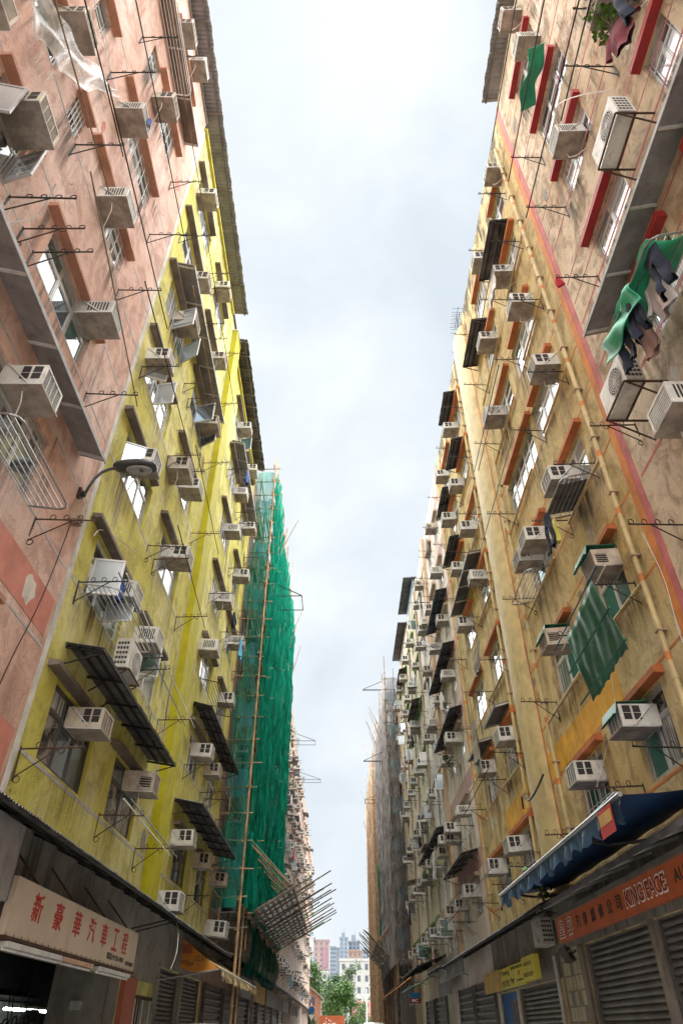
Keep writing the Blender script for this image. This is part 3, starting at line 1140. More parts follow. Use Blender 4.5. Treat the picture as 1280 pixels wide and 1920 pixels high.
def outdoor_unit(side, y, z, out, label, turn=0., body='ac_white', frame=True, wd=.8, h=.6):
    """split unit: fan grill on the street side, coil on the end, on an angle iron frame"""
    loc, rz = front(side, y, z, out)
    e = thing('outdoor_unit', label, 'air conditioner', loc, rz + turn, 'split air conditioner outdoor units')
    x, t = wd / 2, .3
    m = MB()
    m.box(-x, x, 0, t, 0, h)
    m.build('casing', body, e)
    m = MB()
    for k in range(5):
        m.ring((-.12, t + .012, h / 2), .05 + .045 * k, .006, 'y', 16)
    for k in range(8):
        a = math.pi * k / 8
        m.bar((-.12 - .24 * math.cos(a), t + .012, h / 2 - .24 * math.sin(a)), (-.12 + .24 * math.cos(a), t + .012, h / 2 + .24 * math.sin(a)), .004, 4)
    m.build('fan_guard', 'ac_white', e)
    m = MB()
    pts = [(-.12 + .235 * math.cos(2 * math.pi * i / 20), t + .003, h / 2 + .235 * math.sin(2 * math.pi * i / 20)) for i in range(20)]
    n = len(m.v)
    m.v += pts
    m.f.append(tuple(range(20)))
    m.m.append(0)
    m.build('fan_opening', 'ac_vent', e)
    for sx in (-1, 1):
        m = MB()
        for i in range(5):
            for j in range(4):
                m.box(sx * (x + .001), sx * (x + .004), .035 + j * .06, .08 + j * .06, .07 + i * h * .17, .05 + i * h * .17 + h * .12)
        m.build('coil_grille', 'ac_vent', e)['kind'] = 'stuff'
    if frame:
        m = MB()
        for sx in (-1, 1):
            m.bar((sx * x * .95, -out, -.04), (sx * x * .95, t + .05, -.04), .02, 4)
            m.bar((sx * x * .95, -out, -.5), (sx * x * .95, t, -.06), .016, 4)
        m.bar((-x * .95, t + .05, -.04), (x * .95, t + .05, -.04), .02, 4)
        m.bar((-x * .95, .02, -.04), (x * .95, .02, -.04), .02, 4)
        m.build('bracket_frame', 'rust', e)
    return e

# ------------------------------------------------------------------ awnings
def corrugated(m, x0, x1, ya, za, yb, zb, pitch=.09, amp=.014, rows=2, jag=0.):
    n = max(4, int(abs(x1 - x0) / pitch * 4))
    def f(u, v):
        x = x0 + (x1 - x0) * u
        w_ = math.sin(2 * math.pi * x / pitch) * amp
        e = jag * (math.sin(x * 5.1) * .5 + math.sin(x * 13.7 + 1) * .5) if v > .99 else 0
        return (x, ya + (yb - ya) * v + e, za + (zb - za) * v + w_)
    m.grid(f, n, rows)
AWN = {}
def awning(side, y0, y1, zw, out, ze, label, sheet='sheet_dark', flat=False, group='sheet metal awnings on the street fronts', rafters=None, share=False, simple=False, brackets=True):
    wd = y1 - y0
    loc, rz = front(side, (y0 + y1) / 2, zw)
    dz = ze - zw
    x = wd / 2
    if simple:
        key = (round(wd, 1), round(out, 1), round(dz, 1), sheet)
        if key not in AWN:
            m = MB()
            m.hexa([(-x, 0, -.03), (x, 0, -.03), (x, out, dz - .03), (-x, out, dz - .03), (-x, 0, 0), (x, 0, 0), (x, out, dz), (-x, out, dz)])
            for q in (-x * .9, x * .9):
                m.bar((q, 0, dz - .35), (q, out * .9, dz - .04), .02, 4)
            AWN[key] = m.mesh('awning', sheet)
        o = obj('awning', AWN[key], None, loc, (0, 0, rz))
        return tag(o, label, 'awning', group, share)
    e = thing('awning', label, 'awning', loc, rz, group, share)
    m = MB()
    if flat:
        m.hexa([(-x, 0, -.012), (x, 0, -.012), (x, out, dz - .012), (-x, out, dz - .012), (-x, 0, .012), (x, 0, .012), (x, out, dz + .012), (-x, out, dz + .012)])
        m.hexa([(-x, out, dz - .07), (x, out, dz - .07), (x, out + .015, dz - .07), (-x, out + .015, dz - .07), (-x, out, dz + .015), (x, out, dz + .015), (x, out + .015, dz + .015), (-x, out + .015, dz + .015)])
    else:
        corrugated(m, -x, x, -.02, .03, out, dz + .03, jag=.012)
    m.build('roof_sheet', sheet, e, smooth=not flat)
    n = rafters or max(2, int(wd / 1.1) + 1)
    for i in range(n):
        q = -x * .97 + 2 * x * .97 * i / (n - 1)
        m = MB()
        m.hexa([(q - .02, 0, -.06), (q + .02, 0, -.06), (q + .02, out * .97, dz - .05), (q - .02, out * .97, dz - .05), (q - .02, 0, -.015), (q + .02, 0, -.015), (q + .02, out * .97, dz - .005), (q - .02, out * .97, dz - .005)])
        m.build('rafter', 'black_iron' if not flat else 'strut_white', e)
    if not flat:
        for f in (.35, .68, .97):
            m = MB()
            m.box(-x, x, out * f - .02, out * f + .02, dz * f - .035, dz * f + .004)
            m.build('purlin', 'black_iron', e)
        if brackets:
            for q in (-x * .97, x * .97):
                m = MB()
                m.bar((q, 0, dz - .25), (q, out * .95, dz - .04), .016, 4)
                m.build('strut', 'black_iron', e)
    return e

# ------------------------------------------------------------------ laundry brackets and poles
def bracket_parts(metal, scroll):
    m = MB()
    m.bar((0, 0, 0), (0, 1.0, 0), .014, 5)
    a = m.mesh('arm', metal)
    m = MB()
    m.bar((0, 0, -.42), (0, .62, -.01), .011, 5)
    if scroll:
        m.ring((0, .06, -.45), .05, .008)
        m.ring((0, .66, -.04), .05, .008)
    b = m.mesh('brace', metal)
    m = MB()
    m.ring((0, 0, .05), .045, .008)
    c = m.mesh('pole_ring', metal)
    m = MB()
    m.box(-.022, .022, -.002, .006, -.47, .04)
    d = m.mesh('wall_plate', metal)
    m = MB()
    m.bar((0, 0, 0), (0, 1.0, 0), .014, 4)
    m.bar((0, 0, -.42), (0, .62, -.01), .011, 4)
    for i in range(4):
        m.bar((0, .25 + .22 * i, 0), (0, .25 + .22 * i, .08), .01, 4)
    return a, b, c, d, m.mesh('laundry_bracket', metal)
BR = [bracket_parts('rust', True), bracket_parts('black_iron', False)]
def bracket(side, y, z, label, kind=0, length=.95, far=False, group='laundry brackets on the street fronts', share=False):
    a, b, c, d, fm = BR[kind]
    loc, rz = front(side, y, z, .005)
    if far:
        o = obj('laundry_bracket', fm, None, loc, (0, 0, rz))
        o.scale = (1, length, 1)
        return tag(o, label, 'laundry bracket', group, share)
    e = thing('laundry_bracket', label, 'laundry bracket', loc, rz, group, share)
    e.scale = (1, length, 1)
    e.rotation_euler[0] = R(rnd.uniform(-3, 3))
    obj('arm', a, e)
    obj('brace', b, e)
    obj('wall_plate', d, e)
    for i in range(4):
        o = obj('pole_ring', c, e, (0, .28 + .22 * i, 0))
    return e
def pole(side, ya, za, oa, yb, zb, ob, label, mat='bamboo_old', r=.018, group='laundry poles laid along the street fronts', name='laundry_pole'):
    p, _ = front(side, ya, za, oa)
    q, _ = front(side, yb, zb, ob)
    p, q = Vector(p), Vector(q)
    o = bpy.data.objects.new(name, None)
    m = MB()
    m.bar((0, 0, 0), q - p, r, 6, r * .8)
    o = obj(name, m.mesh(name, mat), None, p)
    return tag(o, label, 'pole', group)

# ------------------------------------------------------------------ laundry
def garment(kind, wd, ln, mat, seed=0):
    """a hung piece of clothing with folds and thickness; hangs down from z = 0, local X along the pole"""
    r = random.Random(seed)
    ph = [r.uniform(0, 6.3) for _ in range(4)]
    def fold(x, z):
        k = min(1, -z / ln + .15)
        return (.035 * math.sin(x * 18 + ph[0] + z * 3) + .022 * math.sin(x * 37 + ph[1]) + .02 * math.sin(z * 14 + ph[2])) * k
    m = MB()
    def panel(xa, xb, za, zb, xa2=None, xb2=None):
        xa2 = xa if xa2 is None else xa2
        xb2 = xb if xb2 is None else xb2
        nu, nv = 8, 9
        for sgn in (-1, 1):
            def f(u, v):
                z = za + (zb - za) * v
                a = xa + (xa2 - xa) * v
                b = xb + (xb2 - xb) * v
                x = a + (b - a) * u
                puff = .035 * math.sin(math.pi * u) ** .6
                return (x, fold(x, z) + sgn * (puff + .004), z + (.012 * math.sin(x * 21 + ph[3]) if v > .95 else 0))
            m.grid(f, nu, nv)
    if kind == 'trousers':
        panel(-wd / 2, wd / 2, 0, -ln * .32)
        panel(-wd / 2, -.015, -ln * .32, -ln, -wd / 2 - .03, -wd * .10)
        panel(.015, wd / 2, -ln * .32, -ln, wd * .10, wd / 2 + .05)
    elif kind == 'shirt':
        panel(-wd / 2, wd / 2, -.02, -ln)
        panel(-wd / 2 - .02, -wd / 2 + .12, -.03, -ln * .62, -wd * .8, -wd * .62)
        panel(wd / 2 - .12, wd / 2 + .02, -.03, -ln * .62, wd * .62, wd * .8)
    else:
        panel(-wd / 2, wd / 2, 0, -ln)
    return m.mesh(kind, mat, True)
def hang(side, y, z, o, kind, wd, ln, mat, label, name=None, turn=0., group=None, tilt=0.):
    loc, rz = front(side, y, z, o)
    q = obj(name or kind, garment(kind, wd, ln, mat, int(y * 100 + z)), None, loc, (tilt, 0, rz + turn))
    return tag(q, label, 'laundry', group or 'laundry hung out to dry')

def drying_rack(side, y0, y1, zw, out, zo, label, mat='steel', n=6):
    """tubular frame standing out from the sill, bars running along the street"""
    loc, rz = front(side, (y0 + y1) / 2, zw)
    e = thing('drying_rack', label, 'drying rack', loc, rz, 'tubular drying racks on the sills')
    x = (y1 - y0) / 2
    dz = zo - zw
    m = MB()
    c = .15
    m.path([(-x, 0, 0), (-x, out - c, dz * .85), (-x + c * .3, out - c * .3, dz * .96), (-x + c, out, dz), (x - c, out, dz), (x - c * .3, out - c * .3, dz * .96), (x, out - c, dz * .85), (x, 0, 0)], .017, 8)
    m.build('frame', mat, e)
    for i in range(n):
        f = (i + .6) / n
        m = MB()
        m.bar((-x, out * f * .9, dz * f * .9), (x, out * f * .9, dz * f * .9), .009, 5)
        m.build('rail', mat, e)
    return e

# ---- air conditioners and fittings on the near blocks, one by one
PK, YB, BB, OB = 'pink block', 'lime yellow block', 'beige red-hooded block', 'ochre orange-trimmed block'
for y, z, lab, v, sc in (
    (6.45, 8.82, 'AC under the grey canopy beside the railing, pink block', 3, 1.1),
    (3.9, 11.86, 'AC between two open casements on the pink block', 1, 1.0),
    (7.4, 11.95, 'AC under brown hood of wide window, pink block, near wires', 2, 1.05),
    (2.35, 11.75, 'AC cut by the frame edge, pink block, beside open casement', 1, 1.05),
    (3.65, 15.05, 'AC beside the torn plastic sheet on the pink block', 1, 1.0),
    (6.55, 14.6, 'AC with curled hose under brown hood, pink block fourth row', 0, 1.1),
    (5.85, 17.15, 'AC with blue bag beside it, pink block fifth row', 2, 1.0),
    (6.75, 20.4, 'AC beside small open window, pink block sixth row', 1, 1.05),
    (6.2, 24.3, 'AC under the rusty roof sheets of the pink block', 1, 1.05),
    (7.5, 25.6, 'AC with blue grille topmost on the pink block', 0, 1.0)):
    ac(-1, y, z, lab, v, sc, hose=(z in (14.6, 8.82)))
LAB2 = {'a': 'bay beside pink wall', 'b': 'bay before olive pilaster', 'c': 'bay past olive pilaster', 'd': 'bay beside green net'}
T2 = [('a', 0, 11.8, 5.8, 1), ('b', 0, 15.7, 5.85, 1), ('c', 0, 20.8, 5.75, 0), ('d', 0, 24.4, 5.85, 1),
      ('a', 1, 12.0, 8.68, 0), ('b', 1, 14.1, 8.72, 0), ('c', 1, 22.1, 8.7, 3), ('d', 1, 24.3, 8.75, 1),
      ('a', 2, 11.15, 11.75, 0), ('b', 2, 15.2, 11.85, 3), ('c', 2, 20.75, 11.85, 0), ('d', 2, 25.4, 11.9, 3),
      ('a', 3, 10.6, 14.72, 3), ('b', 3, 15.45, 14.6, 3), ('c', 3, 22.4, 14.75, 0), ('d', 3, 26.3, 14.9, 0),
      ('a', 4, 11.75, 17.95, 1), ('b', 4, 15.95, 17.95, 1), ('c', 4, 22.3, 18.1, 0), ('d', 4, 25.8, 18.1, 3),
      ('a', 5, 12.1, 20.75, 1), ('b', 5, 15.6, 21.1, 1), ('c', 5, 23.4, 21.1, 0), ('d', 5, 26.2, 21.2, 3),
      ('a', 6, 10.85, 23.85, 3), ('b', 6, 14.6, 24.1, 3), ('c', 6, 22.2, 24.2, 0), ('d', 6, 25.3, 24.3, 3)]
for bay, k, y, z, v in T2:
    ac(-1, y, z, f'AC, {nth(k + 1)} row up, {LAB2[bay]}, {YB}', v, 1.05)
ac(-1, 13.85, 13.95, 'large AC in a white cage, fourth row up, middle of lime yellow block', 1, 1.12, hose=True)
ac(-1, 19.9, 4.05, 'AC on a white bracket just above the shop canopies, lime yellow block', 0, 1.15, out=.05)
ac(-1, 28.0, 4.3, 'AC standing above the orange shop awning beside bamboo pole', 0, 1.25, out=.1)
ac(-1, 27.7, 5.85, 'AC hung at the end of the lime yellow block beside net', 1, 1.1)
outdoor_unit(-1, 12.4, 7.0, .35, 'white outdoor unit standing above the corrugated awning of lime yellow block', wd=.85, h=.62)
for y, z, lab, v, sc in (
    (5.85, 24.3, 'AC under the grey roof sheets of the beige block', 1, 1.0),
    (5.75, 21.65, 'AC beside open casement and green cloth, beige block', 0, 1.0),
    (6.05, 16.55, 'AC with white hose under red hood, beige block', 0, 1.0),
    (3.45, 15.75, 'AC with black grille at the top edge, beige block', 1, 1.15),
    (6.35, 8.3, 'big AC with teal grille beside the pink band, beige block', 0, 1.15)):
    ac(1, y, z, lab, v, sc, hose=True)
outdoor_unit(1, 4.75, 13.25, .3, 'outdoor unit in a rusty frame above grey canopy, beige block', wd=.95, h=.62)
outdoor_unit(1, 7.2, 9.45, .35, 'outdoor unit on angle irons beside the drying rack, beige block', wd=.9, h=.62)
LAB8 = {'a': 'bay beside beige block', 'b': 'bay before rounded pilaster', 'c': 'bay past rounded pilaster', 'd': 'bay beside pale pink block'}
T8 = [('a', 0, 10.8, 5.45, 0), ('b', 0, 13.5, 5.4, 3), ('c', 0, 20.0, 5.45, 0), ('d', 0, 23.2, 5.45, 3),
      ('a', 1, 10.25, 8.25, 1), ('b', 1, 13.35, 8.3, 1), ('c', 1, 19.2, 8.2, 0), ('d', 1, 22.5, 8.3, 0),
      ('a', 2, 10.95, 11.0, 0), ('b', 2, 13.25, 11.05, 0),
      ('a', 3, 10.1, 13.85, 3), ('c', 3, 19.6, 14.0, 0), ('d', 3, 23.0, 14.0, 3),
      ('a', 4, 10.35, 16.75, 0), ('b', 4, 14.35, 16.7, 2), ('c', 4, 20.0, 16.5, 3), ('d', 4, 22.8, 16.5, 3),
      ('a', 5, 11.0, 19.3, 2), ('b', 5, 13.5, 19.4, 0), ('c', 5, 21.0, 19.55, 0), ('d', 5, 23.4, 19.6, 3),
      ('a', 6, 12.2, 22.1, 0), ('c', 6, 20.5, 22.45, 3), ('d', 6, 23.6, 22.4, 3)]
for bay, k, y, z, v in T8:
    ac(1, y, z, f'AC, {nth(k + 1)} row up, {LAB8[bay]}, {OB}', v, 1.0)
ac(1, 14.15, 11.05, 'second AC beside its twin, third row up, ochre block before rounded pilaster', 2, 1.0)
ac(1, 9.6, 22.9, 'AC topmost beside the pink band, ochre orange-trimmed block', 0, .95)

# ---- awnings
for sd, y0, y1, zw, o, ze, lab, mt, fl in (
    (-1, 10.45, 16.9, 6.74, .72, 6.62, 'long dark corrugated awning over two windows, lowest row, lime yellow block', 'sheet_dark', 0),
    (-1, 20.9, 28.1, 9.95, .66, 9.78, 'dark corrugated awning over second row windows past the olive pilaster', 'sheet_dark', 0),
    (-1, 20.2, 27.9, 6.72, .88, 6.56, 'dark corrugated awning over lowest row windows past the olive pilaster', 'sheet_dark', 0),
    (-1, 10.5, 16.9, 19.25, .58, 19.05, 'flat grey sheet awning high over the middle of lime yellow block', 'sheet_grey', 1),
    (-1, 21.1, 27.2, 22.4, .52, 22.25, 'grey metal awning near the roof beside the green net', 'sheet_grey', 1),
    (-1, 1.2, 8.9, 9.82, .50, 9.66, 'smooth grey sheet canopy below the wide window, pink block', 'sheet_grey', 1),
    (-1, 4.9, 8.85, 23.25, .42, 23.1, 'brown sheet awning under the roof of pink block', 'sheet_brown', 1),
    (1, .3, 7.72, 12.0, .50, 11.85, 'smooth grey sheet canopy with white rods on the beige block', 'sheet_grey', 1),
    (1, 10.05, 12.1, 20.95, .6, 20.82, 'dark corrugated awning sixth row up beside the pink band, ochre block', 'sheet_dark', 0),
    (1, 13.7, 15.8, 21.05, .56, 20.95, 'dark corrugated awning sixth row up before rounded pilaster, ochre block', 'sheet_dark', 0),
    (1, 19.2, 21.2, 23.6, .6, 23.45, 'dark corrugated awning topmost past rounded pilaster, ochre block', 'sheet_dark', 0),
    (1, 19.3, 21.2, 20.8, .55, 20.65, 'dark sheet awning sixth row past rounded pilaster, ochre block', 'sheet_dark', 0),
    (1, 22.4, 24.8, 20.8, .55, 20.65, 'dark sheet awning sixth row beside the pale pink block', 'sheet_dark', 0),
    (1, 22.2, 24.6, 17.9, .55, 17.75, 'dark sheet awning fifth row beside the pale pink block', 'sheet_dark', 0),
    (1, 19.6, 24.4, 15.25, .5, 15.12, 'long flat dark awning fourth row past rounded pilaster, ochre block', 'sheet_dark', 1),
    (1, 19.1, 21.0, 9.25, .5, 9.1, 'black sheet awning second row past rounded pilaster, ochre block', 'sheet_dark', 1),
    (1, 22.2, 24.3, 9.25, .5, 9.1, 'black sheet awning second row beside the pale pink block', 'sheet_dark', 1),
    (1, 26.7, 32.4, 15.2, .56, 15.05, 'long black awning fourth row on the pale pink block', 'sheet_dark', 0),
    (1, 26.8, 32.4, 12.25, .55, 12.08, 'framed dark awning third row on the pale pink block', 'sheet_dark', 0),
    (1, 27.0, 31.5, 18.2, .55, 18.05, 'bluish awning fifth row on the pale pink block', 'sheet_blue', 0),
    (1, 33.6, 37.8, 9.1, .6, 8.95, 'black awning second row past the tan strip, pale pink block', 'sheet_dark', 0),
    (1, 27.0, 32.3, 6.75, .66, 6.58, 'corrugated brown awning lowest row on the pale pink block', 'sheet_brown', 0),
    (1, 38.8, 42.6, 9.1, .6, 8.95, 'small black awning second row on the mossy block', 'sheet_dark', 0),
    (1, 39.8, 43.5, 18.0, .6, 17.85, 'dark awning fifth row on the mossy block', 'sheet_brown', 0),
    (1, 47, 51, 23.5, .6, 23.3, 'red brown awning near the roof of the mossy block', 'sheet_brown', 0)):
    awning(sd, y0, y1, zw, o, ze, lab, mt, bool(fl), rafters=(7 if fl and y1 - y0 > 6.5 else None))

# ---- roof edges
def roof_edge(side, y0, y1, zi, oi, ze, oe, label, sheet='sheet_brown', n=12):
    loc, rz = front(side, (y0 + y1) / 2, 0)
    e = thing('roof_sheeting', label, 'roof', loc, rz)
    x = (y1 - y0) / 2
    m = MB()
    corrugated(m, -x, x, oi, zi, oe, ze, .13, .02, 2, .02)
    m.build('corrugated_sheet', sheet, e, smooth=True)
    for f in (.25, .6, .93):
        m = MB()
        y = oi + (oe - oi) * f
        z = zi + (ze - zi) * f
        m.box(-x, x, y - .03, y + .03, z - .11, z - .035)
        m.build('purlin', 'sheet_dark', e)
    for i in range(n):
        m = MB()
        q = -x * .98 + 1.96 * x * i / (n - 1)
        m.bar((q, oi, zi - .14), (q, oe * .95, ze - .12), .03, 4)
        m.build('rafter', 'sheet_brown', e)
    return e
roof_edge(-1, -6, 18.0, 27.75, -1.5, 27.5, .60, 'grey corrugated roof edge over the pink and lime yellow blocks', 'sheet_grey', n=18)
roof_edge(-1, 18.6, 27.6, 26.85, -1.5, 26.42, .62, 'dark corrugated roof edge beside olive pilaster top, lime yellow block', 'sheet_dark')
roof_edge(1, -6, 8.5, 26.1, -1.5, 25.66, .46, 'grey corrugated roof edge over the beige block', 'sheet_grey')
m = MB()
loc, rz = front(-1, 18.3, 26.9)
e = thing('roof_hut', 'grey sheet metal hut on the roof behind the olive pilaster', 'hut', loc, rz)
m.box(-4, 0, -3, -.4, 0, 1.6)
m.build('wall', 'sheet_grey', e)
m = MB()
m.box(-4.2, .2, -3.2, -.2, 1.6, 1.68)
m.build('roof', 'sheet_dark', e)
for (y0, y1, z, h, col, lab) in ((40.5, 45.5, 25.8, 1.8, 'sheet_blue', 'blue grey sheet metal hut on the mossy block roof'), (46.5, 53.0, 25.8, 1.4, 'sheet_brown', 'brown sheet metal hut on the mossy block roof')):
    loc, rz = front(1, y0, z)
    e = thing('roof_hut', lab, 'hut', loc, rz)
    m = MB()
    m.box(0, y1 - y0, -3, -.1, 0, h)
    m.build('wall', col, e)
    m = MB()
    m.hexa([(-.2, -3.2, h), (y1 - y0 + .2, -3.2, h), (y1 - y0 + .2, .55, h - .25), (-.2, .55, h - .25), (-.2, -3.2, h + .05), (y1 - y0 + .2, -3.2, h + .05), (y1 - y0 + .2, .55, h - .2), (-.2, .55, h - .2)])
    m.build('roof', 'sheet_dark', e)

# ---- laundry brackets near by
for i, (y, z, k, ln, lab) in enumerate((
    (8.2, 7.75, 0, .98, 'scrolled iron laundry bracket beside the street lamp, pink block'),
    (8.35, 10.92, 1, 1.0, 'black ladder laundry bracket above the street lamp, pink block'),
    (4.6, 10.95, 1, 1.0, 'thick black laundry bracket beside open casement, pink block'),
    (5.1, 10.98, 0, .95, 'thin laundry bracket left of wide window, pink block second row'),
    (5.5, 11.0, 1, .95, 'laundry bracket at the start of wide window, pink block'),
    (5.15, 14.1, 1, .9, 'black laundry bracket above wide hood, pink block'),
    (8.15, 14.1, 1, .95, 'black laundry bracket with insulators beside boundary, pink block'),
    (5.0, 17.3, 1, .95, 'angle iron laundry bracket with triangle brace, pink block'),
    (8.6, 17.3, 1, 1.0, 'rusty triangle laundry bracket beside yellow block, pink block'),
    (5.25, 20.5, 1, .9, 'rusty laundry bracket sixth row, pink block'),
    (8.75, 20.5, 1, .95, 'rusty laundry bracket sixth row beside yellow block, pink block'),
    (6.6, 23.7, 0, .9, 'thin laundry bracket seventh row, pink block'))):
    bracket(-1, y, z, lab, k, ln)
for bay, (a, b) in BAYS2.items():
    for k in range(7):
        z = HOOD_L[k] - 1.36
        if (bay, k) in (('a', 0), ('d', 0), ('d', 6)):
            continue
        bracket(-1, b + .55, z, f'thin scrolled laundry bracket, {nth(k + 1)} row up, after {LAB2[bay]}, yellow block', 0, .92)
        if k in (1, 3, 5) or bay == 'b':
            bracket(-1, a - .3, z + .02, f'black laundry bracket, {nth(k + 1)} row up, before {LAB2[bay]}, yellow block', 1 if k % 2 else 0, .92)
bracket(-1, 10.0, 4.72, 'scrolled laundry bracket with three hooks at pink and yellow boundary', 0, .95)
for y, z, k, ln, lab in ((3.6, 16.1, 1, .9, 'black laundry bracket at the top edge, beige block'), (4.4, 15.7, 1, .95, 'thin laundry bracket beside wires, beige block'), (7.4, 18.9, 1, .8, 'rusty laundry bracket fifth row beside pink band, beige block'), (7.35, 16.2, 1, .9, 'laundry bracket with pegs, fourth row, beige block'), (7.3, 13.25, 1, .85, 'laundry bracket with red peg bag, beige block'), (8.0, 9.7, 0, .8, 'laundry bracket over pink line, beige block'), (7.7, 7.25, 1, .9, 'wooden laundry bracket with pegs, beige block lowest row')):
    bracket(1, y, z, lab, k, ln)
for bay, (a, b) in BAYS8.items():
    for k in range(7):
        z = HOOD_R[k] - 1.28
        bracket(1, b + .25, z, f'thin laundry bracket, {nth(k + 1)} row up, after {LAB8[bay]}, ochre block', k % 2, .85)
        if bay in 'ac':
            bracket(1, a - .25, z, f'rusty laundry bracket, {nth(k + 1)} row up, before {LAB8[bay]}, ochre block', 1, .85)

# ---- long poles
for i, (ya, za, oa, yb, zb, ob, mat, lab) in enumerate((
    (-.5, 12.7, .82, 5.4, 12.85, .82, 'bamboo_old', 'long dark pole hanging past torn plastic sheet, pink block'),
    (1.5, 14.2, .8, 5.4, 14.2, .8, 'black_iron', 'black pole above the plastic sheet, pink block'),
    (4.9, 12.45, .75, 8.8, 11.05, .85, 'bamboo_old', 'brown pole running down to black ladder bracket, pink block'),
    (3.0, 17.4, .8, 8.9, 17.4, .85, 'black_iron', 'black pole on triangle brackets, pink block'),
    (4.2, 20.6, .75, 10.3, 20.6, .8, 'bamboo_old', 'bamboo pole high across the pink block sixth row', ),
    (4.2, 14.2, .85, 9.2, 14.15, .85, 'black_iron', 'black pole by the insulator bracket, pink block'),
    (8.0, 14.2, .6, 12.9, 14.2, .62, 'black_iron', 'dark pole from pink block onto yellow block, fourth row'),
    (10.2, 17.5, .8, 15.9, 17.3, .8, 'bamboo_dry', 'rusty tan pole across middle of yellow block, fifth row'),
    (9.6, 20.6, .75, 14.2, 20.55, .75, 'black_iron', 'dark pole, sixth row, bay beside pink wall, yellow block'),
    (10.0, 23.8, .7, 15.2, 23.75, .7, 'black_iron', 'dark pole, seventh row, yellow block'),
    (14.0, 20.6, .75, 20.5, 20.5, .7, 'blue_pole', 'blue grey pole crossing olive pilaster, sixth row'),
    (13.2, 14.3, .8, 18.4, 14.2, .7, 'black_iron', 'dark pole reaching the olive pilaster, fourth row'),
    (13.0, 11.3, .8, 18.0, 11.1, .7, 'black_iron', 'thin dark pole third row before olive pilaster'),
    (10.3, 8.1, .85, 13.6, 8.0, .85, 'white_frame', 'white pole below second row window, bay beside pink wall'),
    (10.3, 8.12, .7, 13.7, 8.05, .7, 'blue_pole', 'blue pole below second row window, bay beside pink wall'),
    (13.6, 7.9, .9, 17.6, 7.85, .9, 'white_frame', 'long pale pole from outdoor unit to pilaster, yellow block'),
    (13.6, 7.88, .7, 17.3, 7.8, .7, 'blue_pole', 'blue pole beside pale pole, yellow block second row'),
    (13.2, 4.85, .85, 17.9, 4.72, .85, 'blue_pole', 'blue pole of a bundle below lowest windows, yellow block'),
    (13.2, 4.85, .72, 17.7, 4.72, .72, 'white_frame', 'white pole of a bundle below lowest windows, yellow block'),
    (22.0, 5.0, .8, 26.0, 4.9, .8, 'bamboo_old', 'brown pole below lowest windows past olive pilaster'),
    (22.6, 8.1, .8, 27.0, 8.0, .8, 'bamboo_dry', 'tan pole below second row windows past olive pilaster'),
    (22.4, 14.3, .8, 27.0, 14.2, .8, 'bamboo_dry', 'red brown pole fourth row past olive pilaster'),
    )):
    pole(-1, ya, za, oa, yb, zb, ob, lab, mat, .016 if i < 8 else .014)
for i, (ya, za, oa, yb, zb, ob, mat, lab) in enumerate((
    (1.0, 15.9, .85, 7.6, 16.2, .85, 'black_iron', 'thick black pole over the casements, beige block'),
    (1.0, 15.8, .7, 5.4, 15.85, .7, 'black_iron', 'second black pole at the top edge, beige block'),
    (3.5, 18.9, .75, 8.0, 18.9, .75, 'black_iron', 'thin black pole under green cloth, beige block'),
    (3.8, 21.9, .7, 8.2, 21.9, .7, 'black_iron', 'thin black pole topmost, beige block'),
    (9.6, 19.0, .7, 12.2, 19.0, .7, 'black_iron', 'short black pole beside corrugated awning, ochre block'),
    (11.8, 16.1, .7, 16.2, 16.0, .7, 'blue_pole', 'blue grey pole fifth row before rounded pilaster, ochre block'),
    (11.8, 16.15, .55, 16.2, 16.05, .55, 'bamboo_old', 'brown pole fifth row before rounded pilaster, ochre block'),
    (11.5, 13.2, .8, 16.6, 13.1, .8, 'steel', 'steel pole below wide white windows, ochre block'),
    (9.3, 7.6, .8, 12.2, 7.45, .8, 'blue_pole', 'blue pole holding the green tarp, ochre block'),
    (9.3, 7.6, .65, 12.2, 7.45, .65, 'white_frame', 'white pole beside the blue one, ochre block'),
    (20.5, 5.0, .9, 26.5, 4.8, .9, 'steel', 'steel pole lowest row past rounded pilaster, ochre block'),
    (20.5, 7.7, .8, 25.5, 7.6, .8, 'steel', 'steel pole second row past rounded pilaster, ochre block'),
    (20.5, 7.65, .65, 25.5, 7.55, .65, 'black_iron', 'black pole second row past rounded pilaster, ochre block'),
    (26.0, 7.7, .8, 31.0, 7.6, .8, 'bamboo_old', 'brown pole second row, pale pink block'),
    (26.5, 4.9, .8, 31.8, 4.8, .8, 'rust', 'rusty pole lowest row, pale pink block'),
    )):
    pole(1, ya, za, oa, yb, zb, ob, lab, mat, .017 if i < 4 else .015)

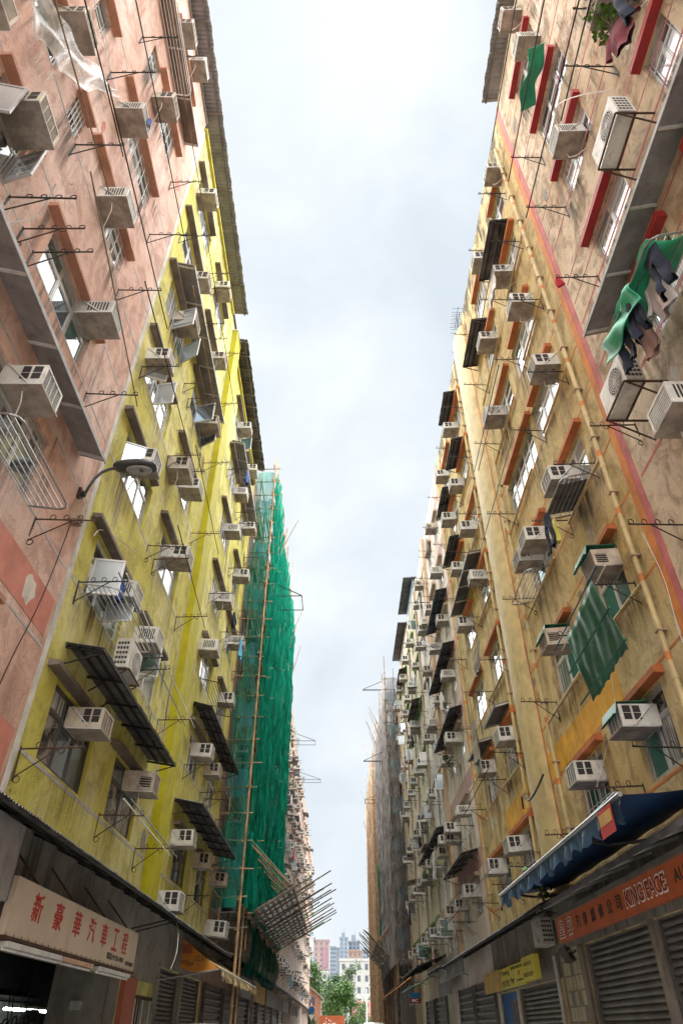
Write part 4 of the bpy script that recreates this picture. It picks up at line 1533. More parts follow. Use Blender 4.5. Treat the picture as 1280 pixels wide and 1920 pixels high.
# ---- drying racks and laundry near by
drying_rack(-1, 5.9, 7.9, 7.78, .66, 7.7, 'steel tube drying rack below the window beside street lamp')
drying_rack(-1, 4.9, 7.2, 22.6, .6, 22.45, 'pale tube drying rack high on the pink block', 'white_frame')
drying_rack(-1, 10.5, 13.2, 8.0, .7, 7.9, 'old tube rack below second row window, bay beside pink wall', 'alu_frame')
drying_rack(-1, 21.4, 24.6, 11.0, .7, 10.85, 'thin iron rack above corrugated awning past olive pilaster', 'rust')
drying_rack(1, 4.7, 6.6, 10.25, .9, 10.0, 'steel tube drying rack draped with green sheet, beige block')
drying_rack(1, 9.9, 11.3, 10.3, .7, 10.15, 'steel tube drying rack with dark mat, ochre block third row')
drying_rack(1, 13.2, 14.9, 10.25, .7, 10.1, 'steel tube drying rack third row before rounded pilaster')
def draped(side, fn, label, mat, name, cat='laundry', nu=14, nv=14, group=None, smooth=True):
    m = MB()
    m.grid(lambda u, v: Vector(front(side, *fn(u, v))[0]), nu, nv)
    o = m.build(name, mat, None, smooth=smooth)
    sol = o.modifiers.new('thick', 'SOLIDIFY')
    sol.thickness = .012
    return tag(o, label, cat, group or 'sheets hung on the street fronts')
def tarp1(u, v):
    y = 4.75 + 1.75 * u
    o = .92 - .75 * v
    z = 9.98 + .24 * v - .10 * math.sin(math.pi * v) - .05 * math.sin(9 * u + 4 * v) + (.10 if v < .05 else 0) * math.sin(12 * u)
    return y, z + .05, o
draped(1, tarp1, 'crumpled bright green sheet lying over the steel drying rack', 'tarp_green', 'green_sheet')
def tarp1b(u, v):
    y = 5.4 + 1.2 * u
    return y, 10.0 - .42 * v + .03 * math.sin(14 * u), .93 + .05 * math.sin(9 * u + 5 * v)
draped(1, tarp1b, 'green sheet hem hanging off the drying rack edge', 'tarp_green', 'green_sheet')
for y, o, kind, wd, ln, mat, lab in ((4.95, .8, 'trousers', .38, .82, 'cloth_navy', 'navy trousers hanging from the drying rack, beige block'), (5.35, .62, 'shirt', .45, .75, 'cloth_white', 'white shirt behind navy trousers on the drying rack'), (5.7, .85, 'trousers', .36, .78, 'cloth_navy', 'second pair of navy trousers with turned hem on rack'), (6.05, .55, 'towel', .35, .8, 'cloth_pink', 'pale pink towel at the end of the drying rack'), (6.25, .8, 'trousers', .36, .8, 'cloth_navy', 'short navy trousers beside the outdoor unit')):
    hang(1, y, 9.98, o, kind, wd, ln, mat, lab)
hang(1, 3.3, 13.9, .8, 'shirt', .5, .7, 'cloth_maroon', 'maroon shirt hung beside window at the frame edge, beige block', turn=.3)
hang(1, 2.9, 14.3, .8, 'trousers', .45, .9, 'cloth_navy', 'dark trousers hung above maroon shirt, beige block')
hang(1, 10.95, 9.95, .8, 'trousers', .4, .85, 'cloth_navy', 'dark trousers dangling under the mat rack, ochre block')
hang(1, 11.05, 9.95, .6, 'towel', .2, .6, 'sign_yellow', 'yellow cloth beside dark trousers, ochre block')
hang(1, 7.35, 13.25, .8, 'towel', .12, .25, 'cloth_red', 'small red cloth on laundry bracket, beige block')
def mat1(u, v):
    return 10.15 + 1.05 * u, 10.33 - .14 * v + .01 * math.sin(20 * u), .06 + .62 * v
draped(1, mat1, 'dark grey mat spread on the steel drying rack, ochre block', 'sheet_dark', 'mat', 'mat')
def tarp2(u, v):
    y = 9.0 + 1.95 * u + .05 * v
    z = 7.1 - 1.2 * v - .05 * math.sin(math.pi * u) * (1 - v)
    o = 1.05 - .25 * v + .05 * math.sin(2.6 * u + 2 + v) + .018 * math.sin(7 * v + 5 * u) + .007 * math.sin(17 * u + 3 * v) + .005 * math.sin(33 * u - 9 * v)
    if v > .93:
        z += .04 * abs(math.sin(7 * u * math.pi)) + .02 * math.sin(5 * u)
    return y, z, o
g = draped(1, tarp2, 'hanging green tarpaulin with scalloped hem on poles, ochre block', 'awning_green', 'green_tarpaulin', 'tarpaulin', 40, 14)
pole(1, 8.9, 6.55, .98, 11.2, 6.5, .98, 'green pole across the middle of hanging green tarpaulin', 'awning_green', .02)
pole(1, 8.9, 6.0, .87, 11.3, 5.95, .87, 'green pole near the hem of hanging green tarpaulin', 'awning_green', .02)
def cloth_green(u, v):
    return 5.1 + 1.3 * u, 19.55 - .45 * v + .04 * math.sin(12 * u), .35 + .45 * v + .05 * math.sin(9 * u + 2)
draped(1, cloth_green, 'bright green plastic cover over the open casements, beige block', 'tarp_green', 'green_cover', 'cover')
for (y, z, lab) in ((10.85, 5.73, 'green plastic cover on lowest row air conditioner, ochre block'), (10.3, 8.55, 'green plastic cover on second row air conditioner, ochre block'), (13.4, 8.58, 'green plastic strip on air conditioner before rounded pilaster')):
    def cv(u, v, y=y, z=z):
        return y - .36 + .72 * u, z - .03 - .03 * v - (.2 if v > .9 else 0) + .01 * math.sin(40 * u), .02 + .66 * v
    draped(1, cv, lab, 'awning_green', 'plastic_cover', 'cover')
def plast(u, v):
    # long torn sheet snagged on the poles
    y = 2.2 + 2.55 * v + (.95 - .75 * v) * (u - .3) + .05 * math.sin(21 * v)
    z = 13.05 + 2.5 * v * v + .15 * v - .35 * u * (1 - v) + .07 * math.sin(11 * v + 4 * u)
    o = .55 + .06 * math.sin(9 * u + 5 * v) + .05 * math.sin(17 * v + 3 * u) - .1 * u
    return y, z, o
draped(-1, plast, 'torn clear plastic sheet snagged on poles, pink block', 'clear_plastic', 'plastic_sheet', 'plastic sheet', 18, 26)
hang(-1, 21.7, 20.9, .75, 'towel', .55, .6, 'cloth_blue', 'blue cloth on a bracket past the olive pilaster, sixth row')
hang(-1, 22.5, 14.2, .75, 'shirt', .4, .6, 'cloth_navy', 'dark shirt on a bracket past the olive pilaster, fourth row')
hang(-1, 24.4, 14.0, .8, 'towel', .5, .75, 'cloth_sky', 'light blue printed bag hanging past the olive pilaster')
hang(-1, 11.4, 8.7, .35, 'shirt', .4, .55, 'cloth_blue', 'blue shirt at the open second row window, bay beside pink wall')
hang(-1, 5.95, 17.3, .62, 'towel', .14, .22, 'cloth_blue', 'small blue bag beside air conditioner, pink block')
hang(1, 19.3, 11.0, .8, 'towel', .7, .75, 'cloth_grey', 'grey cloth bunched on a bracket past the rounded pilaster')
hang(1, 22.1, 9.7, .6, 'towel', .8, 1.35, 'cloth_grey', 'pale grey sheet hanging past the rounded pilaster')
hang(1, 11.2, 19.0, .6, 'towel', .9, .5, 'cloth_white', 'row of small white washing beside corrugated awning, ochre block')

# ---- far rows: every air conditioner, bracket, awning and garment there is, bay by bay
FAR = ((B3, -1, 'netted block', .25, .0, .25), (B4, -1, 'tan block', .85, .22, .9), (B5, -1, 'rose block', .62, .16, .62), (B6, -1, 'last pink block', .45, .12, .45),
       (B9, 1, 'pale pink block', .9, .10, .8), (B10, 1, 'mossy block', .85, .10, .75), (B11, 1, 'grey netted block', .12, .0, .0), (B12, 1, 'bamboo block', .0, .0, .0))
GARM = ['cloth_white', 'cloth_navy', 'cloth_white', 'cloth_grey', 'cloth_navy', 'cloth_red', 'cloth_pink', 'cloth_sky', 'cloth_grey', 'cloth_maroon']
GARW = {'cloth_white': 'white', 'cloth_navy': 'navy', 'cloth_red': 'red', 'cloth_pink': 'pale pink', 'cloth_sky': 'light blue', 'cloth_grey': 'grey', 'cloth_maroon': 'maroon'}
WHERE = {'netted block': 'yellow block', 'tan block': 'netted block', 'rose block': 'tan block', 'last pink block': 'rose block', 'pale pink block': 'ochre block', 'mossy block': 'pink block', 'grey netted block': 'mossy block', 'bamboo block': 'netted block'}
GCACHE = {}
for b, side, nm, pa, pw, pb in FAR:
    for i, (y0, y1) in enumerate(b.bays):
        far = y0 > 43
        for k in range(b.storeys):
            z = b.sh[0] + b.sh[1] * k
            spot = f'{nth(k + 1)} row up, {nth(i + 1)} bay from {WHERE[nm]}, {nm}'
            if rnd.random() < pa:
                ac(side, y0 + .35 + rnd.random() * .5, z - .38 - rnd.random() * .2, f'AC, {spot}', None, rnd.uniform(.88, 1.06), far=far or b is B3)
            if rnd.random() < pa * .3:
                ac(side, y1 - .25, z - .5 - rnd.random() * .3, f'second AC, {spot}', None, rnd.uniform(.9, 1.05), far=True)
            if rnd.random() < pw and not (b is B9 and i < 2):
                awning(side, y0 - .4, y1 + .4, z + .55, rnd.choice((.55, .7)), z + .4, f'dark sheet awning, {spot}', rnd.choice(('sheet_dark', 'sheet_brown', 'sheet_grey')), simple=True)
            if rnd.random() < pb:
                bracket(side, y1 + .3, z - 1.25, f'laundry bracket, {spot}', rnd.randrange(2), rnd.uniform(.8, 1.1), far=True)
            if rnd.random() < pb * .5 and y0 < 80:
                bracket(side, y0 - .3, z - 1.22, f'second laundry bracket, {spot}', rnd.randrange(2), rnd.uniform(.7, 1.0), far=True)
            if rnd.random() < pb * .28:
                mt = rnd.choice(GARM)
                kd = rnd.choice(('shirt', 'towel', 'trousers'))
                if (mt, kd) not in GCACHE:
                    GCACHE[(mt, kd)] = garment(kd, .5, .8, mt, len(GCACHE))
                loc, rz = front(side, y0 + rnd.random() * 1.2, z - 1.2, rnd.uniform(.5, .9))
                o = obj(kd, GCACHE[(mt, kd)], None, loc, (0, 0, rz))
                tag(o, f'{GARW[mt]} {kd} hung out, {spot}', 'laundry', 'laundry hung out on the far blocks')

# ------------------------------------------------------------------ bamboo scaffolds
def bamboo(m, p, q, r):
    """a cane: slightly swollen rings at the joints, tapering to the tip"""
    p, q = Vector(p), Vector(q)
    L_ = (q - p).length
    m.bar(p, q, r, 6, r * .82)
    d = (q - p).normalized()
    n = int(L_ / .55)
    for i in range(1, n):
        c = p + d * (.55 * i)
        m.bar(c - d * .016, c + d * .016, r * 1.16, 6, r * 1.16, False)
def scaffold(side, y0, y1, ztop, off, label, mat, netm=None, endm=None, pitch=1.25, lift=1.0, extra=0, name='bamboo_scaffold', bare=False, tarps=False):
    loc, rz = front(side, y0, 0)
    e = thing(name, label, 'scaffold', loc, rz, 'bamboo scaffolds along the street')
    X = lambda y: side * (y - y0)
    rr = random.Random(int(y0 * 7))
    def cane(p, q, r, mt=None):
        m = MB()
        bamboo(m, p, q, r)
        m.build('bamboo_pole', mt or (mat if rr.random() < .75 else 'bamboo_old'), e)
    n = int((y1 - y0) / pitch) + 1
    for i in range(n):
        y = y0 + (y1 - y0) * i / (n - 1)
        up = rr.uniform(.3, 2.4)
        lean = rr.uniform(-.05, .05)
        cane((X(y), off, 0 if (i < 2 or bare or i % 5 == 0) else 3.9), (X(y) + lean, off + lean, ztop + up), .055 if i == 0 else .042)
        if i % (1 if bare else 2) == 0:
            cane((X(y + .1), .32, .0 if bare else 3.9), (X(y + .1), .32, ztop + rr.uniform(0, 1)), .04)
    k = 0
    z = 4.3
    while z < ztop + .3:
        dz = rr.uniform(-.06, .06)
        cane((X(y0 - .35), off - .06, z + dz), (X(y1 + .3), off - .06, z - dz), .036)
        if bare or k % 2 == 0:
            cane((X(y0 - .2), .36, z + dz), (X(y1 + .2), .36, z - dz), .034)
        cane((X(y0 + .03), .02, z + .05), (X(y0 + .03), off + rr.uniform(.22, .45), z + .05 + rr.uniform(-.04, .05)), .032)
        z += lift
        k += 1
    # putlogs sticking out of the face here and there
    for i in range(60 if netm else 70):
        y = rr.uniform(y0 + .5, y1)
        z = 5 + lift * int(rr.uniform(0, (ztop - 5) / lift))
        cane((X(y), .1 if bare else off - .3, z), (X(y), off + rr.uniform(.12, .4), z), .026)
    for i in range(extra):
        y = rr.uniform(y0 + 1, y1 - 2)
        z = rr.uniform(6, ztop - 4)
        cane((X(y), off - .02, z), (X(y + rr.choice((-2.5, 2.5))), off - .02, z + 3.6), .034)
    # loose canes at the head of the scaffold
    for i in range(7):
        y = rr.uniform(y0 + 2, y1)
        z = ztop - rr.uniform(.3, 5)
        cane((X(y), off, z - 1.2), (X(y + rr.uniform(-.4, .4)), off + rr.uniform(.3, 1.3), z + rr.uniform(.8, 2.4)), .028)
    if netm:
        y = y0 + .05
        while y < y1 - .2:
            wd = rr.uniform(1.3, 2.1)
            b = min(y + wd, y1)
            zt = ztop - rr.uniform(-.1, 1.2) * (1 if y > y0 + 3 else .2)
            ph = [rr.uniform(0, 6.3) for _ in range(5)]
            m = MB()
            def f(u, v, y=y, b=b, zt=zt, ph=ph):
                z = 5.1 + (zt - 5.1) * v
                q = y + (b - y) * u
                o = off + .07 + .075 * math.sin(9 * u + ph[0] + .25 * z + .6 * math.sin(.9 * z)) + .04 * math.sin(23 * u + ph[1] - .5 * z) + .05 * math.sin(1.1 * z + ph[2]) * u + .11 * abs(math.sin(math.pi * z / 2.0 + ph[4] + 1.3 * u)) + .03 * math.sin(5.3 * z + 7 * u + ph[3])
                e_ = .14 * math.sin(.7 * z + ph[3]) * (1 - u) + .07 * math.sin(2.3 * z + ph[1]) * u
                return (X(q + e_), o, z)
            m.grid(f, 18, 110)
            m.build('net_sheet', netm, e, smooth=True)
            y = b + rr.choice((-.12, -.05, .05, .10))
    if endm:
        m = MB()
        def f(u, v):
            z = 5 + (ztop - 5.2) * v
            sag = .16 * math.sin(math.pi * u) * abs(math.sin(math.pi * z / 3.1)) + .05 * math.sin(5 * z + 4 * u)
            lim = .16 + .14 * math.sin(z * .9) + .10 * math.sin(2.3 * z)
            return (X(y0 - .03 - sag), max(.03, lim) + (off - max(.03, lim)) * u, z)
        m.grid(f, 10, 90)
        m.build('end_net', endm, e, smooth=True)
    if tarps:
        k = 0
        z = 6.0
        while z < ztop - 1:
            m = MB()
            ph = rr.uniform(0, 6)
            m.grid(lambda u, v: (X(y0 + .25 + .10 * math.sin(9 * u + ph) + .06 * math.sin(21 * u + 7 * v)), .14 + (off - .2) * u, z + 1.25 * v - .10 * math.sin(math.pi * u) * v), 12, 8)
            m.build('plastic_sheet', tarps, e, smooth=True)
            for j in range(6):
                cane((X(y0 + .1), .18 + j * .15, z - .35 - rr.uniform(0, .1)), (X(y0 + 2.2), .18 + j * .15, z - .3), .03, 'bamboo_old')
            m = MB()
            for j in range(6):
                o = .18 + j * .15
                m.bar((X(y0 + .2), o, z - .5), (X(y0 + .2), o + rr.uniform(-.02, .02), z + .02 + rr.uniform(0, .2)), .028, 5)
            m.build('plank_ends', 'bamboo_old', e)
            z += 3.0
            k += 1
    return e, X, cane, rr
E1, X, cane, rr = scaffold(-1, 28.5, 46.6, 27.2, 1.10, 'tall bamboo scaffold wrapped in bright green net beside lime yellow block', 'bamboo_dry', 'net_green', 'net_green_thin', tarps='tarp_blue')
def catch_fan(side, y0, y1, oi, zi, oo, zo, oe, ze, label, net, drape, n):
    """tilted catch platform: lattice of canes under a sheet, canes running on beyond its edge"""
    loc, rz = front(side, y0, 0)
    e = thing('catch_platform', label, 'platform', loc, rz, 'bamboo catch platforms over the street')
    X = lambda y: side * (y - y0)
    r = random.Random(int(y0))
    def cane(p, q, rad, mt='bamboo_dark'):
        m = MB()
        bamboo(m, p, q, rad)
        m.build('bamboo_pole', mt, e)
    for i in range(n):
        y = y0 + (y1 - y0) * i / (n - 1)
        for d in ((0, .10) if i % 2 else (0,)):
            f = r.uniform(.45, 1.05)
            o2, z2 = oo + (oe - oo) * f, zo + (ze - zo) * f
            dy = r.uniform(-.3, .3)
            cane((X(y + d), oi, zi), (X(y + d + dy), o2, z2 + r.uniform(-.06, .1)), .036, r.choice(('bamboo_dark', 'bamboo_green', 'bamboo_old')))
    for j in range(10):
        f = j / 9
        o, z = oi + (oo - oi) * f, zi + (zo - zi) * f
        cane((X(y0 - .2), o, z - .06), (X(y1 + .2), o, z - .06), .034)
    m = MB()
    m.grid(lambda u, v: (X(y0 + (y1 - y0) * u), oi + (oo - oi) * v, zi + (zo - zi) * v + .10 + .03 * math.sin(40 * u) * math.sin(20 * v)), 40, 14)
    m.build('plastic_sheet', 'milky_plastic', e, smooth=True)
    m = MB()
    m.grid(lambda u, v: (X(y0 + (y1 - y0) * u), oi + (oo - oi) * v, zi + (zo - zi) * v + .16 + .03 * math.sin(31 * u + 9 * v)), 40, 14)
    m.build('net_sheet', net, e, smooth=True)
    # drape hanging from the inner edge
    m = MB()
    m.grid(lambda u, v: (X(y0 - .2 + (y1 - y0) * u), oi + .03 + .25 * math.sin(math.pi * v) + .05 * math.sin(26 * u + 3 * v), zi - .02 - 1.85 * v + .05 * math.sin(7 * u)), 46, 12)
    m.build('net_drape', drape, e, smooth=True)
    # raking struts up to the scaffold
    for y in (y0 + .3, y0 + 3.2, y0 + 6.0, y0 + 9.5):
        if y < y1:
            cane((X(y - 2.2), oi, zi + 2.5), (X(y), oo - .1, zo + .1), .04, 'bamboo_dry')
            m = MB()
            m.bar((X(y - 2.2), oi, zi + 2.7), (X(y), oo - .1, zo + .16), .012, 5)
            m.build('stay_wire', 'white_hose', e)
    return e
catch_fan(-1, 31.0, 46.0, 1.05, 5.0, 2.95, 6.05, 4.65, 6.9, 'large tilted bamboo catch platform hung below the green net', 'net_black', 'net_green_dark', 14)
# loose green net gathered at the foot of the near pole
def gath(u, v):
    y = 28.7 + 1.7 * u
    o = 1.15 + (.35 * u) * v + .10 * math.sin(12 * u + 3 * v)
    return y, 7.6 - 2.4 * v + .5 * u * (1 - v), o
draped(-1, gath, 'gathered green net hanging at the foot of the scaffold pole', 'net_green', 'green_net', 'net', 24, 16)
scaffold(1, 55.5, 73.0, 26.6, 1.12, 'tall scaffold wrapped in pale grey net beside mossy beige block', 'bamboo_old', 'net_grey', 'net_grey_thin', tarps='tarp_blue')
catch_fan(1, 60.0, 73.2, 1.0, 5.6, 2.3, 6.75, 3.5, 7.9, 'tilted bamboo catch platform hung below the grey net', 'net_black', 'net_grey_thin', 12)
def grn(u, v):
    return 70.5 + .9 * u + .3 * math.sin(6 * v), 5.8 + 8.2 * v, 1.35 + .06 * math.sin(8 * v) + .1 * u
draped(1, grn, 'narrow strip of green net hanging down the grey scaffold', 'net_green', 'green_strip', 'net', 4, 24)
scaffold(1, 75.0, 106.0, 27.6, 1.15, 'bare brown bamboo scaffold without net at the far end', 'bamboo_dry', None, None, 1.35, 1.05, 24, bare=True)

# steel sign frames left standing out over the street
def sign_frame(side, y, z, o0, o1, dy, label):
    loc, rz = front(side, y, z)
    e = thing('steel_bracket', label, 'frame', loc, rz, 'empty steel sign frames over the street')
    X1 = side * dy
    for p, q in (((0, o0, 0), (0, o1, 0)), ((X1, o0, 0), (X1, o1, 0)), ((0, o1, 0), (X1, o1, 0)), ((0, o0, .9), (0, o1, .02))):
        m = MB()
        m.bar(p, q, .028, 4)
        m.build('bar', 'black_iron', e)
sign_frame(-1, 32.2, 20.9, 1.0, 2.7, 1.6, 'black square sign frame standing out from the green net')
sign_frame(-1, 66, 24.4, 0, 2.4, 1.2, 'thin steel sign frame high on the tan block')
sign_frame(-1, 81, 25.0, 0, 2.6, 1.2, 'thin steel sign frame high on the rose block')
sign_frame(1, 58, 26.4, 1.0, 3.0, .2, 'thin pole frame at the head of grey net scaffold')
sign_frame(1, 60, 20.5, 1.0, 3.0, .2, 'thin pole frame halfway up the grey net')
sign_frame(1, 74.5, 21.0, .2, 2.4, 1.4, 'square sign frame between grey net and bare bamboo')
def antenna(side, y, z, label):
    loc, rz = front(side, y, z, -.15)
    e = thing('antenna', label, 'antenna', loc, rz, 'roof antennas')
    m = MB()
    m.bar((0, 0, 0), (0, .05, 1.9), .02, 5)
    m.build('mast', 'black_iron', e)
    for q in (1.3, 1.75):
        m = MB()
        m.bar((-.6, .05, q), (.6, .05, q), .012, 4)
        for i in range(6):
            m.bar((-.5 + .2 * i, -.22, q), (-.5 + .2 * i, .3, q), .008, 4)
        m.build('aerial', 'black_iron', e)
antenna(-1, 52, 27.4, 'spiky aerial on the roof of tan block')
antenna(-1, 78, 27.0, 'spiky aerial on the roof of rose block')
antenna(-1, 93, 27.0, 'second spiky aerial on the roof of rose block')
antenna(1, 17.6, 24.9, 'spiky aerial above the rounded pilaster, ochre block')

# ------------------------------------------------------------------ street lamp on the pink block
loc, rz = front(-1, 9.3, 8.75)
e = thing('street_lamp', 'grey street lamp on a curved arm fixed to the pink block', 'street lamp', loc, rz)
m = MB()
m.bar((0, 0, .45), (0, .12, .45), .06, 8)
m.path([(0, .10, .40), (0, .14, .62), (0, .20, .84), (0, .30, 1.0), (0, .42, 1.08), (0, .62, 1.12)], .03, 8)
m.build('arm', 'lamp_grey', e)
m = MB()
m.box(-.13, .13, 0, .16, -.22, .22)
m.box(-.10, .10, .16, .20, -.16, .16)
m.build('control_box', 'tan_hood', e)
m = MB()
m.box(-.09, .09, 0, .05, .32, .55)
m.build('wall_bracket', 'rust', e)
prof = [(.50, .07, .05), (.56, .13, .09), (.72, .165, .12), (.95, .185, .13), (1.15, .18, .11), (1.28, .14, .07), (1.33, .06, .03)]
def headmesh(kind):
    m = MB()
    nu = 14
    k = 0
    for (y, hw, hh) in prof:
        for i in range(nu):
            a = 2 * math.pi * i / nu
            c, s_ = math.cos(a), math.sin(a)
            x = hw * math.copysign(abs(c) ** .7, c)
            z = (hh if s_ > 0 else hh * .45) * math.copysign(abs(s_) ** .8, s_)
            m.v.append((x, y, 1.13 + z))
    for j in range(len(prof) - 1):
        for i in range(nu):
            a, b = j * nu + i, j * nu + (i + 1) % nu
            m.f.append((a, b, b + nu, a + nu))
            m.m.append(0)
    m.f.append(tuple(range(nu)))
    m.f.append(tuple(range((len(prof) - 1) * nu, len(prof) * nu)))
    m.m += [0, 0]
    return m
headmesh(0).build('lamp_head', 'lamp_grey', e, smooth=True)
m = MB()
pts = []
for i in range(20):
    a = 2 * math.pi * i / 20
    pts.append((.135 * math.copysign(abs(math.cos(a)) ** .8, math.cos(a)), 1.0 + .25 * math.sin(a), 1.062))
m.v += pts + [(p[0] * .8, 1.0 + (p[1] - 1.0) * .85, 1.035) for p in pts]
for i in range(20):
    j = (i + 1) % 20
    m.f.append((i, j, 20 + j, 20 + i))
    m.m.append(0)
m.f.append(tuple(range(20, 40)))
m.m.append(0)
m.build('lens', 'lamp_lens', e)
m = MB()
m.box(-.035, .05, 1.02, 1.09, 1.028, 1.034)
m.build('gear_tray', 'lamp_grey', e)

# ------------------------------------------------------------------ loose cables
def cable(side, pts, label, mat='black_cable', r=.012, name='cable', o=.03):
    r *= .7
    m = MB()
    P = [Vector(front(side, y, z, q)[0]) for (y, z, q) in pts]
    base = P[0].copy()
    sm = []
    for i in range(len(P) - 1):
        p0, p1, p2, p3 = P[max(0, i - 1)], P[i], P[i + 1], P[min(len(P) - 1, i + 2)]
        for k in range(6):
            t = k / 6
            sm.append(.5 * ((2 * p1) + (-p0 + p2) * t + (2 * p0 - 5 * p1 + 4 * p2 - p3) * t * t + (-p0 + 3 * p1 - 3 * p2 + p3) * t ** 3) - base)
    sm.append(P[-1] - base)
    m.path(sm, r, 5)
    tag(m.build(name, mat, None, base), label, 'cable', 'loose cables and hoses on the walls')
cable(-1, [(9.25, 8.6, .05), (9.2, 7.6, .04), (9.05, 6.6, .05), (8.8, 5.6, .05), (8.6, 4.4, .05)], 'black cable falling from the street lamp box, pink block')
cable(-1, [(12.6, 10.2, .05), (12.0, 9.9, .12), (11.2, 9.6, .1), (10.4, 9.2, .1), (10.2, 8.9, .08)], 'pale hose curling across the yellow wall, second row', 'white_hose', .02)
cable(-1, [(17.6, 9.4, .06), (17.4, 8.4, .1), (17.7, 7.9, .05)], 'dark hose beside the olive pilaster, second row')
cable(-1, [(4.9, 12.0, .3), (5.0, 11.2, .2), (4.75, 10.5, .15), (4.5, 9.9, .1)], 'grey hose from air conditioner to canopy, pink block', 'grey_line', .016)
cable(1, [(8.9, 8.0, .05), (8.75, 7.0, .05), (8.85, 6.0, .06), (8.7, 5.0, .05), (8.75, 4.2, .05)], 'pale cable wandering down the orange band', 'white_hose', .01)
cable(1, [(16.2, 6.2, .3), (16.9, 6.0, .36), (17.5, 5.95, .4), (18.2, 6.25, .36), (18.5, 6.0, .3)], 'black burnt cable wrapped round the rounded pilaster', 'black_cable', .04)
cable(1, [(5.3, 8.0, .3), (5.6, 7.6, .3), (5.5, 7.2, .1), (5.7, 6.9, .05)], 'brown hose below the big teal grille air conditioner', 'tan_hood', .016)
cable(1, [(11.6, 6.6, .05), (11.8, 6.0, .07), (12.6, 5.6, .08), (13.0, 5.0, .3)], 'thin pale cable over the mustard panel', 'white_hose', .009)
cable(1, [(5.9, 16.4, .45), (5.2, 16.0, .8), (4.6, 14.9, .7), (4.3, 14.2, .4)], 'long pale hose swinging from red hooded window', 'white_hose', .016)
cable(-1, [(19.4, 3.9, .2), (19.0, 3.5, .8), (18.6, 2.9, 1.0), (18.4, 2.5, .95)], 'pale cord hanging off the shop canopy', 'white_hose', .014)

# ------------------------------------------------------------------ shops, west side
def lettering(parent, s, mat, x, y, z, h, wd=None, off=0., ext=.004, name='lettering', bold=0.):
    cu = bpy.data.curves.new('lettering', 'FONT')
    cu.body = s
    cu.size = 1.0
    cu.align_x = 'CENTER'
    cu.extrude = .01
    cu.offset = off + bold
    cu.resolution_u = 3
    t = bpy.data.objects.new('lettering', cu)
    COL.objects.link(t)
    bpy.context.view_layer.update()
    me = bpy.data.meshes.new_from_object(t.evaluated_get(bpy.context.evaluated_depsgraph_get()))
    bpy.data.objects.remove(t)
    bpy.data.curves.remove(cu)
    vs_ = [v.co for v in me.vertices]
    if not vs_:
        return None
    x0, x1 = min(v.x for v in vs_), max(v.x for v in vs_)
    y0, y1 = min(v.y for v in vs_), max(v.y for v in vs_)
    sy = h / (y1 - y0)
    sx = (wd / (x1 - x0)) if wd else sy
    for v in me.vertices:
        v.co = Vector(((v.co.x - (x0 + x1) / 2) * sx, (v.co.y - (y0 + y1) / 2) * sy, v.co.z * ext / .01))
    me.materials.clear()
    me.materials.append(MATS[mat])
    return obj(name, me, parent, (x, y, z), (R(90), 0, R(180)))

# corrugated shop canopies
awning(-1, 5.5, 17.9, 3.85, 1.02, 3.45, 'long dark corrugated canopy over the cream workshop sign', 'sheet_dark', group='corrugated shop canopies')
awning(-1, 18.0, 28.2, 3.84, 1.02, 3.44, 'dark corrugated canopy over the shuttered shops beside orange awning', 'sheet_dark', group='corrugated shop canopies')
loc, rz = front(-1, 7.6, 2.62)
e = thing('shutter_box', 'grey sheet metal box under the canopy at the frame edge', 'box', loc, rz)
m = MB()
m.box(-1.75, 1.75, .12, .72, 0, .85)
m.build('casing', 'sheet_grey', e)
m = MB()
for x in (-1.74, -.6, .6, 1.74):
    m.box(x - .01, x + .01, .721, .727, .01, .84)
m.build('seam', 'sheet_dark', e)
# cream signboard
loc, rz = front(-1, 13.1, 2.32, .5)
e = thing('shop_sign', 'cream workshop sign with red Chinese characters and a phone number', 'sign', loc, rz)
m = MB()
m.box(-3.3, 3.3, 0, .10, 0, .66)
m.build('board', 'sign_cream', e)
m = MB()
m.box(-3.32, 3.32, -.02, .12, -.045, -.003)
for i in range(26):
    x = -3.25 + i * .26
    m.box(x - .008, x + .008, .101, .105, -.0, .03)
m.build('frame', 'rust', e)
for ch, y in zip('新豪華汽車工程', (10.68, 11.55, 12.45, 13.25, 14.0, 14.75, 15.45)):
    lettering(e, ch, 'sign_red', 13.1 - y, .102, .40, .35, .36, bold=.012)
lettering(e, '電話:9128 6903', 'sign_black', 13.1 - 14.95, .102, .135, .105, 1.15, bold=.008)
lettering(e, '長沙灣24號地下', 'sign_black', 13.1 - 16.0, .102, .105, .07, .62)
for a, b, mt in ((9.9, 12.0, 'strut_white'), (12.1, 13.6, 'tan_pilaster'), (14.0, 16.1, 'strut_white')):
    loc, rz = front(-1, (a + b) / 2, 2.2, .52)
    q = thing('batten_light', f'unlit batten light under the cream sign, {"brown" if mt == "tan_pilaster" else ("first" if a < 11 else "last")} one of three', 'light', loc, rz, 'battens under the cream sign')
    m = MB()
    m.box(-(b - a) / 2, (b - a) / 2, 0, .12, 0, .06)
    m.build('housing', mt, q)
    m = MB()
    m.bar((-(b - a) / 2, .06, -.02), ((b - a) / 2, .06, -.02), .018, 8)
    m.build('tube', 'white_frame', q)
for y in (10.6, 12.2, 14.0, 15.6):
    m = MB()
    loc, rz = front(-1, y, 3.0, .0)
    m.bar((0, 0, .55), (0, .55, 0), .02, 4)
    m.bar((0, 0, 0), (0, .55, 0), .02, 4)
    tag(obj('sign_stay', m.mesh('sign_stay', 'rust'), None, loc, (0, 0, rz)), f'rusty stay {dict(zip((10.6, 12.2, 14.0, 15.6), ("above the first red character", "above the third red character", "above the fifth red character", "above the last red character")))[y]} of the cream sign', 'bracket', 'stays of the cream sign')
